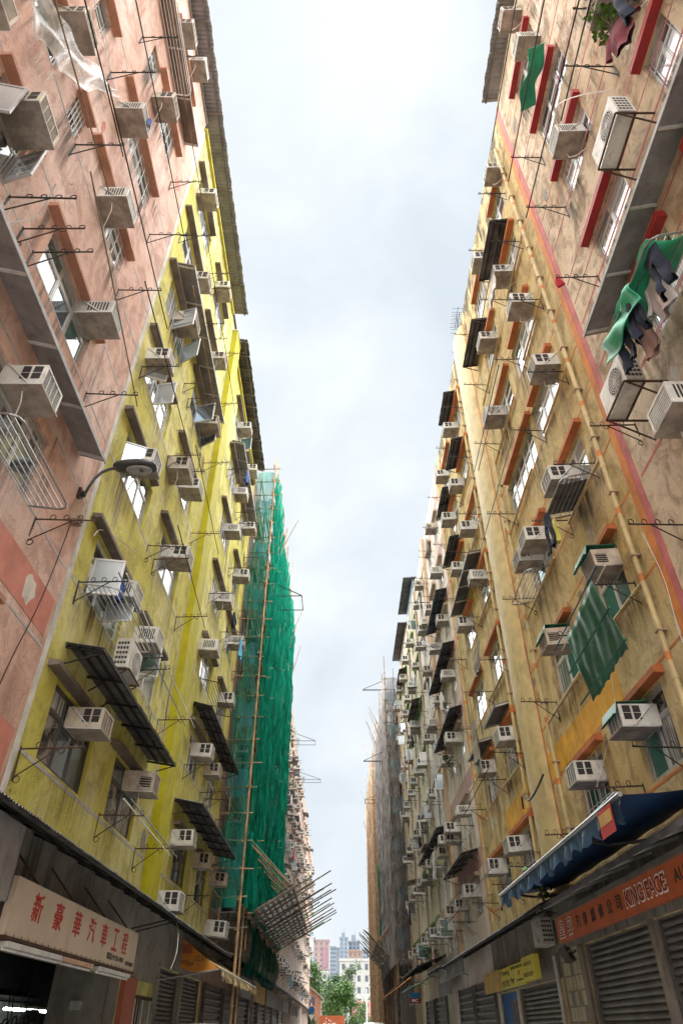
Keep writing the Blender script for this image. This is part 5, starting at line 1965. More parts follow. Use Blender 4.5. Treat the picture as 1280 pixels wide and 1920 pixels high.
# workshop room, open to the street
loc, rz = front(-1, 10.3, 0)
e = thing('workshop', 'dim open workshop lit by one tube behind the cream sign', 'workshop', loc, rz)
def rb(name, mat, y0, y1, o0, o1, z0, z1):
    m = MB()
    m.box(-(y0 - 10.3), -(y1 - 10.3), o0, o1, z0, z1)
    return m.build(name, mat, e)
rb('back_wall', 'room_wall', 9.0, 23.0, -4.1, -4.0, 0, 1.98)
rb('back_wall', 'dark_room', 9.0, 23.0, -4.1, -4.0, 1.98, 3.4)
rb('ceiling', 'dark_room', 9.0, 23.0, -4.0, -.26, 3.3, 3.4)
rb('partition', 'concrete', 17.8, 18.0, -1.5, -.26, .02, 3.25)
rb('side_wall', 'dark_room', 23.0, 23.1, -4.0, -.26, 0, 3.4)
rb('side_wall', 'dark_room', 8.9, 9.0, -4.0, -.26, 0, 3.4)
rb('shelf', 'dark_frame', 10.0, 22.5, -4.0, -3.4, 2.02, 2.07)
rb('floor', 'pale_concrete', 9.0, 23.0, -4.0, -.26, .14, .16)
rb('switch_box', 'strut_white', 17.6, 17.79, -.95, -.75, 1.72, 1.88)
loc, rz = front(-1, 19.4, 1.74, -2.3)
q = thing('tube_light', 'lit fluorescent tube glowing greenish white inside the workshop', 'light', loc, rz)
m = MB()
m.bar((-1.9, 0, 0), (1.9, 0, 0), .022, 8)
m.build('tube', 'tube_light', q)
m = MB()
m.box(-1.95, 1.95, -.05, .05, .03, .08)
m.build('housing', 'white_frame', q)
loc, rz = front(-1, 17.9, 1.35, -1.9)
q = thing('hanging_wheel', 'dark tyre hanging before the lit workshop wall', 'tyre', loc, rz)
m = MB()
for k in range(3):
    m.ring((0, .06 * k, 0), .34, .07, 'y', 18)
m.build('tyre', 'rubber', q)
for i, (y, o, z) in enumerate(((16.2, -1.7, 1.62), (16.6, -1.8, 1.7), (16.9, -1.6, 1.55), (17.3, -1.9, 1.75))):
    m = MB()
    loc, rz = front(-1, y, z, o)
    m.path([(0, 0, .5), (.05, .02, .2), (-.06, .03, -.1), (.08, 0, -.35), (.0, 0, -.6)], .014, 5)
    m.ring((.1, 0, -.3), .16, .016, 'y', 12)
    tag(obj('air_hose', m.mesh('air_hose', 'black_cable'), None, loc, (0, 0, rz)), 'dark air hose looped before the lit workshop wall, ' + ('farthest from the tyre', 'second from the frame edge', 'hung lowest', 'beside the hanging tyre')[i], 'hose', 'hoses hanging in the workshop')
B2.part('shop_pillar', 'pillar_red', 17.82, 18.86, 0, 2.32, .001, .12)
B2.part('shop_fascia', 'shop_wall', 9.76, 20.94, 2.33, 3.8, .001, .07)
B2.part('shop_fascia', 'shop_wall', 20.94, 28.15, 2.75, 3.8, .001, .07)
B2.part('shop_pier', 'shop_wall', 20.95, 21.28, 0, 2.74, .001, .09)
B2.part('shop_pier', 'shop_wall', 24.22, 24.48, 0, 2.74, .001, .09)
loc, rz = front(-1, 19.95, 0, .02)
e = thing('stair_gate', 'rusty barred gate between the red pillar and roller shutter', 'gate', loc, rz)
for i in range(8):
    m = MB()
    x = -.9 + i * .257
    m.bar((x, 0, .14), (x, 0, 2.0), .016, 5)
    m.build('bar', 'tan_hood' if i % 3 else 'strut_white', e)
for z in (.2, 1.1, 2.0):
    m = MB()
    m.box(-.95, .95, -.025, .025, z - .03, z + .03)
    m.build('rail', 'rust', e)
SLAT = {}
def roller_shutter(b, y0, y1, z1, mat, pitch=.105, zlow=.15, o=-.1):
    """shutter of interlocking slats in its opening: building > roller_shutter > slat"""
    wd = y1 - y0
    m = MB()
    m.box(-wd / 2, -wd / 2 + .06, -.05, .05, zlow, z1)
    m.box(wd / 2 - .06, wd / 2, -.05, .05, zlow, z1)
    m.box(-wd / 2 + .06, wd / 2 - .06, -.06, -.05, zlow, z1)
    p = m.build('roller_shutter', mat, b.e, b.P((y0 + y1) / 2, 0, o))
    key = (round(wd, 2), mat)
    if key not in SLAT:
        q = MB()
        x = wd / 2 - .06
        pr = [(-.02, 0), (.012, .012), (.022, .04), (.020, .065), (.0, .09), (-.02, .1)]
        for (a, za), (c, zb) in zip(pr[:-1], pr[1:]):
            q.quad((-x, a, za), (x, a, za), (x, c, zb), (-x, c, zb))
        SLAT[key] = q.mesh('slat', mat)
    for i in range(int((z1 - zlow) / pitch)):
        obj('slat', SLAT[key], p, (0, rnd.uniform(-.003, .003), zlow + i * pitch))
roller_shutter(B2, 21.3, 24.2, 2.72, 'shutter_brown')
roller_shutter(B2, 24.5, 27.9, 2.72, 'shutter_brown')
for b, ya, yb, mt in ((B3, 28.6, 32.8, 'shutter_brown'), (B3, 33.4, 37.6, 'shutter_brown'), (B3, 38.2, 42.0, 'shutter_grey'), (B3, 42.6, 46.6, 'shutter_brown'), (B4, 47.6, 52.0, 'shutter_grey'), (B4, 52.8, 57.0, 'shutter_brown'), (B4, 58, 63, 'shutter_grey'), (B4, 64, 69, 'shutter_brown'), (B9, 26.7, 30.5, 'shutter_grey'), (B9, 31.0, 34.6, 'shutter_grey'), (B10, 39, 43, 'shutter_grey'), (B10, 44, 48, 'shutter_brown')):
    roller_shutter(b, ya, yb, 2.75, mt, .21, .15, .08)
# orange awning beside the scaffold pole
loc, rz = front(-1, 23.9, 3.62)
e = thing('shop_awning', 'orange fabric awning with cream top and ragged fringe', 'awning', loc, rz)
Ln = 10.4
m = MB()
m.grid(lambda u, v: (-Ln * u, .02 + 1.28 * v, -.78 * v - .03 * math.sin(math.pi * v) + .006 * math.sin(60 * u)), 40, 6)
m.build('canopy_cloth', 'awning_cream', e, smooth=True)
m = MB()
m.grid(lambda u, v: (-Ln * u, .03 + 1.25 * v, -.80 * v - .035 - .03 * math.sin(math.pi * v)), 20, 6)
m.build('lining', 'awning_orange', e, smooth=True)
m = MB()
n0 = len(m.v)
for x in (.0, .02):
    m.v += [(x, .02, 0), (x, 1.28, -.80), (x, .7, -.88), (x, .35, -.84), (x, .02, -.72)]
m.f += [(0, 1, 2, 3, 4), (9, 8, 7, 6, 5)]
m.m += [0, 0]
for i in range(5):
    j = (i + 1) % 5
    m.f.append((i, j, 5 + j, 5 + i))
    m.m.append(0)
sp = m.build('side_panel', 'awning_orange', e)
for s_, y, z, h, wd, mt in (('江記', .66, -.52, .16, .34, 'sign_black'), ('1999', .16, -.62, .10, .17, 'sign_maroon'), ('Bow', .36, -.64, .13, .2, 'sign_black')):
    t = lettering(sp, s_, mt, .021, y, z, h, wd)
    if t:
        t.rotation_euler = (R(90), 0, R(90))
m = MB()
m.box(.0205, .0225, .08, .38, -.40, -.16)
m.build('printed_panel', 'sign_orange_red', sp)
m = MB()
r2 = random.Random(4)
for i in range(120):
    x = -Ln * i / 119
    l_ = r2.uniform(.12, .3)
    m.quad((x - .035, 1.30, -.79), (x + .035, 1.30, -.79), (x + .02 + r2.uniform(-.03, .03), 1.32 + r2.uniform(-.03, .05), -.79 - l_), (x - .02, 1.32 + r2.uniform(-.03, .05), -.79 - l_))
m.build('fringe', 'awning_cream', e)
m = MB()
m.bar((.05, 1.29, -.78), (-Ln, 1.29, -.78), .022, 8)
m.build('front_bar', 'steel', e)
m = MB()
m.bar((3.4, .0, -1.25), (-.1, 1.29, -.78), .02, 6)
m.build('stay_bar', 'steel', e)
m = MB()
m.box(-.02, .03, -.02, .03, -.72, .02)
m.build('edge_bar', 'steel', e)
# fascias and canopies of the far west shops
for i, (a, b, mt, lab) in enumerate(((34.8, 40.5, 'sheet_grey', 'grey corrugated shop fascia below the catch platform'), (40.8, 46.5, 'sign_tan', 'tan shop fascia below the catch platform'), (47.5, 53.5, 'sheet_grey', 'first pale ribbed shop fascia on the tan block'), (54, 60.5, 'concrete', 'second pale shop fascia on the tan block'), (61.5, 68, 'sheet_grey', 'third pale shop fascia on the tan block'), (75, 83, 'sheet_brown', 'brown shop fascia on the far rose block'))):
    loc, rz = front(-1, (a + b) / 2, 2.55, .55)
    e = thing('shop_fascia', lab, 'fascia', loc, rz)
    m = MB()
    x = (b - a) / 2
    m.box(-x, x, 0, .08, 0, .75)
    m.build('board', mt, e)
    m = MB()
    for k in range(int((b - a) / .45)):
        xx = -x + .2 + .45 * k
        m.box(xx - .02, xx + .02, .08, .095, 0, .75)
    m.build('rib', mt, e)
for a, b, lab in ((46.8, 56, 'sagging dark canopy over the tan block shops'), (56.5, 66, 'rusty canopy over the tan block shops, second one'), (66.5, 74, 'rusty canopy over the tan block shops, last one'), (74.5, 86, 'dark canopy over the rose block shops'), (87, 103, 'long dark canopy over the far rose block shops'), (105, 129, 'dark canopy over the last block shops')):
    awning(-1, a, b, 4.0, 1.2, 3.55, lab, rnd.choice(('sheet_dark', 'sheet_brown', 'sheet_grey')), simple=True, group='shop canopies far along the street')
awning(-1, 28.8, 46.4, 3.9, 1.0, 3.55, 'dark canopy over the shops under the green scaffold', 'sheet_dark', group='corrugated shop canopies')

# ------------------------------------------------------------------ shops, east side
B8.part('shop_fascia', 'shop_wall', 8.68, 18.5, 2.82, 3.75, .001, .09)
B8.part('shop_fascia', 'shop_wall', 18.5, 26.35, 2.34, 3.8, .001, .09)
B8.part('shop_pier', 'shop_wall', 12.66, 12.84, 0, 2.82, .001, .05)
roller_shutter(B8, 12.85, 16.55, 2.8, 'shutter_grey')
roller_shutter(B8, 9.2, 12.65, 2.8, 'shutter_grey')
roller_shutter(B8, 18.95, 23.3, 2.32, 'shutter_grey')
d = B8.part('shop_door', 'door_blue', 23.5, 26.1, .14, 2.3, -.12, -.06)
m = MB()
B8.bx(m, 24.1, 24.9, 1.2, 2.1, -.058, -.05)
m.build('door_glass', 'glass_mirror', d)
for y in (23.42, 26.1):
    B8.part('door_post', 'strut_white', y, y + .08, .14, 2.3, .002, .06)
pl = B8.part('tile_pier', 'shop_wall', 16.62, 18.4, 0, 2.78, .001, .06)
m = MB()
m.box(-.12, .12, 0, .008, -.12, .12)
tm = [m.mesh('tile', 'tile_cream'), m.mesh('tile', 'tile_rust')]
for i in range(5):
    for j in range(10):
        if rnd.random() < .82:
            obj('tile', tm[rnd.random() < (.45 if j < 5 else .1)], pl, B8.P(17.0 + i * .27, .3 + j * .27, .061))
m = MB()
m.bar(B8.P(18.55, .1, .14), B8.P(18.55, 2.75, .14), .05, 8)
m.build('drain_pipe', 'grey_line', B8.e)
# red sign
loc, rz = front(1, 10.8, 2.80, .5)
e = thing('shop_sign', 'orange red car repair sign with dark and white outlined lettering', 'sign', loc, rz)
m = MB()
m.box(-5.0, 5.5, 0, .10, 0, .43)
m.build('board', 'sign_orange_red', e)
m = MB()
m.box(-5.0, 5.55, -.3, .16, .43, .50)
m.build('top_rail', 'shutter_grey', e)
Y = lambda y: y - 10.8
for ch, y in zip('皇容', (15.95, 15.35)):
    lettering(e, ch, 'sign_white', Y(y), .101, .22, .33, .40, off=.03)
    lettering(e, ch, 'sign_maroon', Y(y), .105, .22, .29, .35)
for ch, y in zip('汽車維修公司', (14.75, 14.3, 13.8, 13.35, 12.88, 12.42)):
    lettering(e, ch, 'sign_black', Y(y), .101, .22, .22, .25, bold=.015)
for ch, y, wd in (('KING', 11.7, .78), ('FACE', 10.82, .74)):
    lettering(e, ch, 'sign_white', Y(y), .101, .22, .27, wd + .05, off=.035)
    lettering(e, ch, 'sign_maroon', Y(y), .105, .22, .22, wd, bold=.01)
lettering(e, 'AUTO SERVICE', 'sign_black', Y(9.2), .101, .23, .16, 1.9, bold=.012)
# dark canopy and blue awning over it
awning(1, 4, 16.4, 3.72, .95, 3.42, 'dark sheet canopy over the orange red sign', 'sheet_dark', True, group='shop canopies near the orange red sign')
loc, rz = front(1, 12.3, 3.98)
e = thing('shop_awning', 'dark blue awning with pale scalloped valance and steel front bar', 'awning', loc, rz)
x0, x1 = -3.25, 4.9
m = MB()
m.grid(lambda u, v: (x0 + (x1 - x0) * u, .02 + 1.48 * v, -.18 * v - .04 * math.sin(math.pi * v) + .008 * math.sin(40 * u)), 50, 8)
o = m.build('canopy_cloth', 'awning_blue', e, smooth=True)
m = MB()
def val(u, v):
    x = x0 + (x1 - x0) * u
    sc = abs(math.sin(math.pi * (x - x0) / .46))
    return (x, 1.50 + .05 * math.sin(x * 7) * v + .03 * math.sin(x * 19) * v, -.20 - (.17 + .12 * sc) * v)
m.grid(val, 260, 4)
m.build('valance', 'awning_pale_blue', e, smooth=True)
m = MB()
m.bar((x0, 1.5, -.17), (x1 + .05, 1.5, -.17), .035, 10)
m.build('front_bar', 'steel', e)
for x in (x1 - .6, -1.0):
    m = MB()
    m.bar((x, .0, -.22), (x + .5, .75, -.22), .025, 6)
    m.bar((x + .5, .75, -.22), (x, 1.48, -.22), .025, 6)
    m.build('folding_arm', 'dark_frame', e)
m = MB()
m.box(-3.0, -2.45, 1.565, 1.571, -.56, -.22)
st = m.build('price_sticker', 'sign_red', e)
m = MB()
m.box(-2.96, -2.49, 1.571, 1.574, -.42, -.27)
m.build('printed_panel', 'sign_tan', st)
m = MB()
for p, q in (((x1 - 3.2, 1.0, .12), (x1 - .1, 1.1, .02)), ((x1 - 6.5, .9, .30), (x1 - 3.2, 1.0, .12))):
    m.bar(p, q, .02, 6)
m.build('rail', 'steel', e)
# floodlight
loc, rz = front(1, 16.55, 2.62, .42)
e = thing('floodlight', 'small square floodlight under the end of the orange red sign', 'floodlight', loc, rz)
m = MB()
m.box(-.17, .17, -.09, .06, -.13, .13)
m.build('housing', 'dark_frame', e)
m = MB()
m.box(-.13, .13, .06, .066, -.09, .09)
m.build('lens', 'lens_white', e)
m = MB()
m.box(-.14, -.12, -.2, 0, -.02, .02)
m.box(.12, .14, -.2, 0, -.02, .02)
m.build('bracket', 'dark_frame', e)
e.rotation_euler = (R(-25), 0, rz - R(35))
# black canopy over the yellow sign, yellow sign itself
awning(1, 15.6, 32.4, 3.80, 1.05, 3.40, 'black corrugated canopy over the yellow sign', 'sheet_dark', group='shop canopies near the orange red sign')
loc, rz = front(1, 22.5, 2.36, .42)
e = thing('shop_sign', 'yellow shop sign in three panels with thin dark lettering', 'sign', loc, rz)
Y = lambda y: y - 22.5
for y0, y1, d0, mt, z0, z1 in ((18.9, 20.2, .14, 'sign_yellow', -.02, .47), (20.21, 23.3, .08, 'sign_yellow', -.05, .42), (23.6, 26.1, .08, 'sign_tan', -.06, .44)):
    m = MB()
    m.box(Y(y0), Y(y1), 0, d0, z0, z1)
    m.build('board', mt, e)
m = MB()
for i in range(1, 3):
    m.box(Y(23.6 + i * .83) - .01, Y(23.6 + i * .83) + .01, .081, .084, -.05, .43)
m.box(Y(23.62), Y(26.08), .081, .0845, .18, .195)
m.build('seam', 'tan_hood', e)
lettering(e, 'Moving', 'sign_black', Y(22.65), .081, .29, .17, 1.1)
lettering(e, 'MOVIES', 'sign_black', Y(22.65), .081, .06, .15, 1.0)
lettering(e, 'SUPPLIER MERCHANT', 'sign_black', Y(21.1), .081, .35, .07, 1.5)
lettering(e, 'a', 'sign_red', Y(20.9), .081, .22, .10, .16, bold=.02)
lettering(e, 'hy', 'sign_black', Y(21.75), .081, .08, .17, .45, bold=.03)
lettering(e, 'Limited', 'sign_black', Y(20.8), .081, .07, .06, .8)
lettering(e, 'BAREN', 'sign_black', Y(19.6), .141, .32, .08, .8)
lettering(e, '1987/1079', 'sign_black', Y(19.6), .141, .10, .09, 1.0)
outdoor_unit(1, 18.6, 2.95, .15, 'grey outdoor unit in the shade under black canopy', body='ac_grey', frame=False, wd=.8, h=.55)
loc, rz = front(1, 31.4, 3.0, .8)
e = thing('fascia_panel', 'pale grey ribbed panel at the far end of black canopy', 'fascia', loc, rz)
m = MB()
m.box(-3.4, 3.4, 0, .06, 0, .48)
m.build('board', 'sheet_grey', e)
m = MB()
for i in range(18):
    m.box(-3.3 + i * .38, -3.27 + i * .38, .06, .07, .01, .47)
m.build('rib', 'sheet_grey', e)
# young fig growing on the canopy
def leafy(name, label, loc, h, n, spread, lm, cat='plant', ls=.09, seed=1):
    r = random.Random(seed)
    e = thing(name, label, cat, loc)
    m = MB()
    tips = []
    for i in range(max(3, n // 9)):
        a = r.uniform(0, 6.28)
        q = (math.cos(a) * spread * r.random(), math.sin(a) * spread * r.random(), h * r.uniform(.5, 1))
        m.bar((0, 0, 0), q, .012, 5, .006)
        tips.append(Vector(q))
    m.build('stem', 'bark', e)
    m = MB()
    for i in range(n):
        c = r.choice(tips) * r.uniform(.45, 1.05) + Vector((r.uniform(-1, 1), r.uniform(-1, 1), r.uniform(-.6, .8))) * .12
        u = Vector((r.uniform(-1, 1), r.uniform(-1, 1), r.uniform(-.5, .5))).normalized()
        v = u.cross(Vector((r.uniform(-.4, .4), r.uniform(-.4, .4), 1))).normalized()
        s_ = ls * r.uniform(.7, 1.3)
        m.v += [tuple(c), tuple(c + u * s_ * .6 + v * s_ * .5), tuple(c + u * s_ * 1.3), tuple(c + u * s_ * .6 - v * s_ * .5)]
        k = len(m.v) - 4
        m.f.append((k, k + 1, k + 2, k + 3))
        m.m.append(0)
    o = m.build('leaves', lm, e)
    o['kind'] = 'stuff'
    return e
leafy('fig_plant', 'young green fig plant growing on the black canopy', front(1, 16.4, 3.55, .75)[0], .75, 70, .45, 'leaf_bright', ls=.15)
leafy('pot_plant', 'leafy plant at the frame edge on the beige block sill', front(1, 3.6, 15.0, .45)[0], .7, 150, .35, 'leaf_bright', ls=.08, seed=3)
leafy('ledge_plant', 'weedy plant on the canopy of the mossy block', front(1, 41, 4.2, .5)[0], .7, 120, .9, 'leaf_mid', ls=.14, seed=5)
leafy('roof_weed', 'small weed on the parapet above rounded pilaster', front(1, 18.4, 25.0, -.1)[0], .6, 30, .3, 'leaf_dark', ls=.1, seed=7)
leafy('sill_plant', 'bushy pot plant on a rack of the pale pink block', front(1, 28.6, 10.2, .5)[0], .6, 60, .35, 'leaf_mid', ls=.1, seed=9)
# far east shops
awning(1, 38.2, 47.5, 4.3, 1.5, 3.8, 'black sagging canopy on the mossy block shops', 'sheet_dark', group='shop canopies far along the street')
awning(1, 32.8, 38.0, 3.9, 1.0, 3.5, 'dark canopy on the pale pink block shops', 'sheet_dark', group='shop canopies far along the street')
awning(1, 55, 74, 4.6, 1.2, 3.9, 'dark canopy below the grey net', 'sheet_dark', simple=True, group='shop canopies far along the street')
awning(1, 75, 100, 4.3, 1.0, 3.7, 'dark canopy below the bare bamboo', 'sheet_brown', simple=True, group='shop canopies far along the street')
def clothawn(y0, y1, zw, ow, ze, oe, mat, label):
    def f(u, v):
        return y0 + (y1 - y0) * u, zw + (ze - zw) * v - .06 * math.sin(math.pi * v) + .02 * math.sin(30 * u), ow + (oe - ow) * v
    draped(1, f, label, mat, 'shop_awning', 'awning', 30, 6, 'cloth awnings of the far shops')
clothawn(50, 62, 4.5, .1, 3.3, 2.0, 'awning_orange', 'slanting orange cloth awning at the foot of grey scaffold')
clothawn(38, 43.5, 3.6, .5, 3.0, 1.9, 'awning_green', 'torn pale green awning before the mossy block')
loc, rz = front(1, 48.2, 2.75, .7)
e = thing('shop_sign', 'small hanging sign in blue over dark red beside green awning', 'sign', loc, rz + R(70))
e.scale = (.55, .55, .55)
m = MB()
m.box(-.6, .6, 0, .1, .35, .8)
m.build('board', 'sign_blue', e)
m = MB()
m.box(-.6, .6, 0, .1, -.1, .347)
m.build('board', 'sign_maroon', e)
lettering(e, 'MC', 'sign_white', 0, .101, .12, .28, .7, bold=.02)
for y0, y1, z, lab in ((34, 37.5, 2.6, 'tall grey signboard lying under the dark canopy'), (51, 54, 2.7, 'pale upright panel beside orange cloth awning')):
    loc, rz = front(1, (y0 + y1) / 2, z, .5)
    m = MB()
    m.box(-(y1 - y0) / 2, (y1 - y0) / 2, 0, .08, 0, .6)
    tag(obj('signboard', m.mesh('signboard', 'sheet_grey'), None, loc, (0, 0, rz)), lab, 'sign')

# ------------------------------------------------------------------ parked cars
def car(label, x, y, rz, paint, van=False):
    e = thing('parked_car', label, 'car', (x, y, .0), rz, 'cars parked in the street')
    L2, W2, H = 2.2, .86, 1.5 if not van else 1.9
    pr = [(-2.2, .35), (-2.22, .75), (-2.0, .95), (-1.35, 1.0), (-.75, H - .08), (-.3, H), (.9, H), (1.5, H - .12), (2.0, 1.02), (2.2, .9), (2.2, .35)]
    m = MB()
    n = len(pr)
    for sx, k in ((-1, 1.0), (-1, .93), (1, .93), (1, 1.0)):
        pass
    rows = []
    for sx in (-W2, -W2 * .86, 0, W2 * .86, W2):
        row = []
        for (yy, zz) in pr:
            t = 1.0
            zq = zz
            if abs(sx) > W2 * .9 and zz > 1.0:
                t = .80
                zq = zz - .06
            row.append((sx * t, yy, zq if abs(sx) > .1 or zz < 1.2 else zz + .03))
        rows.append(row)
    base = len(m.v)
    for row in rows:
        m.v += row
    for j in range(4):
        for i in range(n - 1):
            a = base + j * n + i
            m.f.append((a, a + 1, a + n + 1, a + n))
            m.m.append(0)
    for j in (0, 4):
        m.f.append(tuple(base + j * n + i for i in range(n)))
        m.m.append(0)
    m.build('body', paint, e, smooth=False)
    for yy0, zz0, yy1, zz1, nm in ((-1.3, 1.03, -.82, H - .14, 'windscreen'), (1.98, 1.06, 1.53, H - .18, 'rear_window')):
        m = MB()
        o = -.012 if yy0 < 0 else .012
        m.quad((-.7, yy0 + o, zz0 + .012), (.7, yy0 + o, zz0 + .012), (.62, yy1 + o, zz1 + .012), (-.62, yy1 + o, zz1 + .012))
        m.build(nm, 'glass_dark', e)
    for sx in (-1, 1):
        m = MB()
        m.hexa([(sx * .80, -.9, 1.03), (sx * .80, 1.5, 1.03), (sx * .705, 1.3, H - .14), (sx * .705, -.55, H - .14), (sx * .815, -.9, 1.03), (sx * .815, 1.5, 1.03), (sx * .72, 1.3, H - .14), (sx * .72, -.55, H - .14)])
        m.build('side_window', 'glass_dark', e)
        for yy in (-1.35, 1.35):
            m = MB()
            m.bar((sx * .66, yy, .32), (sx * .88, yy, .32), .31, 18)
            w_ = m.build('wheel', 'rubber', e)
            m = MB()
            m.bar((sx * .88, yy, .32), (sx * .89, yy, .32), .19, 12)
            m.build('rim', 'steel', w_)
        m = MB()
        m.box(sx * .55, sx * .8, -2.235, -2.215, .62, .76)
        m.build('headlight', 'lens_white', e)
        m = MB()
        m.box(sx * .6, sx * .82, 2.2, 2.215, .68, .84)
        m.build('tail_light', 'cloth_red', e)
    return e
car('silver car parked before the dark shutters beside orange awning', -3.45, 21.2, R(2), 'car_silver')
car('white car roof at the far end of the street', 2.55, 56, R(3), 'car_white')
car('second white car parked behind the first at the far end', 2.6, 63, 0, 'car_white', True)

# ------------------------------------------------------------------ street end: gable, hoarding, trees, towers
e = thing('brick_house', 'red brick house with sloping gable beyond the last block', 'house', (-6.2, 139, 0))
m = MB()
m.v += [(-9, 0, 0), (3.0, 0, 0), (3.0, 0, 6.0), (-4.5, 0, 11.3), (-9, 0, 8.1), (-9, 14, 0), (3.0, 14, 0), (3.0, 14, 6.0), (-4.5, 14, 11.3), (-9, 14, 8.1)]
m.f += [(0, 1, 2, 3, 4), (9, 8, 7, 6, 5), (1, 6, 7, 2), (0, 4, 9, 5)]
m.m += [0] * 4
m.build('wall', 'brick_red', e)
m = MB()
m.hexa([(-4.5, -.3, 11.3), (3.4, -.3, 5.75), (3.4, 14.3, 5.75), (-4.5, 14.3, 11.3), (-4.5, -.3, 11.55), (3.4, -.3, 6.0), (3.4, 14.3, 6.0), (-4.5, 14.3, 11.55)])
m.hexa([(-9.4, -.3, 7.8), (-4.5, -.3, 11.3), (-4.5, 14.3, 11.3), (-9.4, 14.3, 7.8), (-9.4, -.3, 8.05), (-4.5, -.3, 11.55), (-4.5, 14.3, 11.55), (-9.4, 14.3, 8.05)])
m.build('roof', 'sheet_brown', e)
for x, z in ((1.2, 2.6), (-1.5, 2.6), (1.6, 5.0)):
    m = MB()
    m.box(x - .4, x + .4, -.06, .0, z, z + 1.1)
    m.build('window', 'city_window', e)
e = thing('red_roof_house', 'low white house with a red pitched roof at the street end', 'house', (7.2, 152, 0))
m = MB()
m.box(-4.5, 7, 0, 10, 0, 3.5)
m.build('wall', 'tower_white', e)
m = MB()
m.hexa([(-5, -.5, 3.4), (7.5, -.5, 3.4), (7.5, 5, 5.9), (-4.6, 5, 5.9), (-5, -.5, 3.6), (7.5, -.5, 3.6), (7.5, 5, 6.1), (-4.6, 5, 6.1)])
m.build('roof', 'roof_red', e)
for i in range(5):
    m = MB()
    m.box(-4.1 + i * 1.1, -3.4 + i * 1.1, -.05, 0, 2.2, 2.9)
    m.build('window', 'door_blue' if i % 2 else 'dark_room', e)
e = thing('utility_pole', 'pale utility pole with cross arms before the red roof', 'pole', (4.6, 138, 0))
m = MB()
m.bar((0, 0, 0), (0, 0, 7.2), .13, 8, .09)
m.build('pole', 'pale_line', e)
for z in (6.3, 5.5):
    m = MB()
    m.box(-.8, .8, -.05, .05, z - .05, z + .05)
    m.build('cross_arm', 'pale_line', e)
e = thing('hoarding', 'orange notice board with pale printed blocks at the street end', 'board', (-1.0, 118, 0))
m = MB()
m.box(-1.75, 1.75, 0, .1, .4, 3.2)
m.build('board', 'sign_orange_red', e)
r2 = random.Random(8)
m = MB()
for i in range(26):
    x, z = r2.uniform(-1.6, 1.3), r2.uniform(.6, 2.95)
    m.box(x, x + r2.uniform(.15, .5), -.01 - .0003 * i, 0, z, z + r2.uniform(.05, .14))
m.build('printing', 'sign_white', e)
for x in (-1.6, 1.6, 2.2):
    m = MB()
    m.bar((x, .1, 0), (x, .1, 3.6), .05, 6)
    m.build('post', 'grey_line', e)
e = thing('traffic_sign', 'round blue and triangular traffic sign beside the last block', 'traffic sign', (-3.1, 92, 0))
m = MB()
m.bar((0, .05, 0), (0, .05, 3.6), .04, 8)
m.build('post', 'grey_line', e)
m = MB()
m.bar((0, 0, 3.3), (0, .02, 3.3), .34, 24)
m.build('round_plate', 'sign_blue', e)
m = MB()
m.v += [(-.36, 0, 2.9), (.36, 0, 2.9), (0, 0, 2.3), (-.36, .02, 2.9), (.36, .02, 2.9), (0, .02, 2.3)]
m.f += [(0, 1, 2), (5, 4, 3), (0, 3, 4, 1), (1, 4, 5, 2), (2, 5, 3, 0)]
m.m += [0] * 5
m.build('triangle_plate', 'sign_white', e)

def tree(name, label, x, y, h, rad, mats, seed, trunk=.3, low=.25, n=2600, ls=.32, loose=.0):
    r = random.Random(seed)
    e = thing(name, label, 'tree', (x, y, 0), 0, 'trees at the end of the street')
    m = MB()
    top = h * .55
    m.bar((0, 0, 0), (.1, 0, top), trunk, 8, trunk * .5)
    cl = []
    k = 16 if not loose else 12
    for i in range(k):
        a = r.uniform(0, 6.28)
        q = r.uniform(.25, .85)
        z = h * (low + (1 - low) * r.uniform(.15, .92))
        f = 1.0 - abs((z / h - low) / (1 - low) - .4) * .9
        c = Vector((math.cos(a) * rad * q * f, math.sin(a) * rad * q * f, z))
        cl.append((c, rad * r.uniform(.28, .46)))
        m.bar((0, 0, top * r.uniform(.5, .95)), c, trunk * .28, 5, .03)
    m.build('trunk', 'bark', e)
    for gi, mt in enumerate(mats):
        m = MB()
        for i in range(int(n * 1.8) // len(mats)):
            c, cr_ = cl[(gi + len(mats) * r.randrange(k)) % k] if r.random() < .7 else r.choice(cl)
            d = Vector((r.gauss(0, 1), r.gauss(0, 1), r.gauss(0, .8)))
            d = d.normalized() * cr_ * r.uniform(.35, 1.08)
            p = c + d
            u = Vector((r.uniform(-1, 1), r.uniform(-1, 1), r.uniform(-.6, .6))).normalized()
            v = u.cross(Vector((r.uniform(-.7, .7), r.uniform(-.7, .7), 1))).normalized()
            s_ = ls * .72 * r.uniform(.6, 1.3)
            j = len(m.v)
            m.v += [tuple(p - u * s_ * .5), tuple(p + v * s_ * .35), tuple(p + u * s_ * .5), tuple(p - v * s_ * .35)]
            m.f.append((j, j + 1, j + 2, j + 3))
            m.m.append(0)
        m.build('crown', mt, e)['kind'] = 'stuff'
    return e
tree('street_tree', 'bright green bushy tree standing behind the orange notice board', -.3, 132, 7.4, 4.3, ['leaf_bright', 'leaf_mid', 'leaf_bright'], 3, n=5200, ls=.42, low=.12)
tree('street_tree', 'low bright green tree beside the brick gable', -4.6, 128, 3.9, 1.7, ['leaf_bright', 'leaf_mid'], 5, n=1300, ls=.32, low=.1)
tree('park_tree', 'tall mid green tree rising above the brick gable', -7.0, 172, 13.8, 5.6, ['leaf_mid', 'leaf_dark', 'leaf_bright'], 7, n=5200, ls=.55)
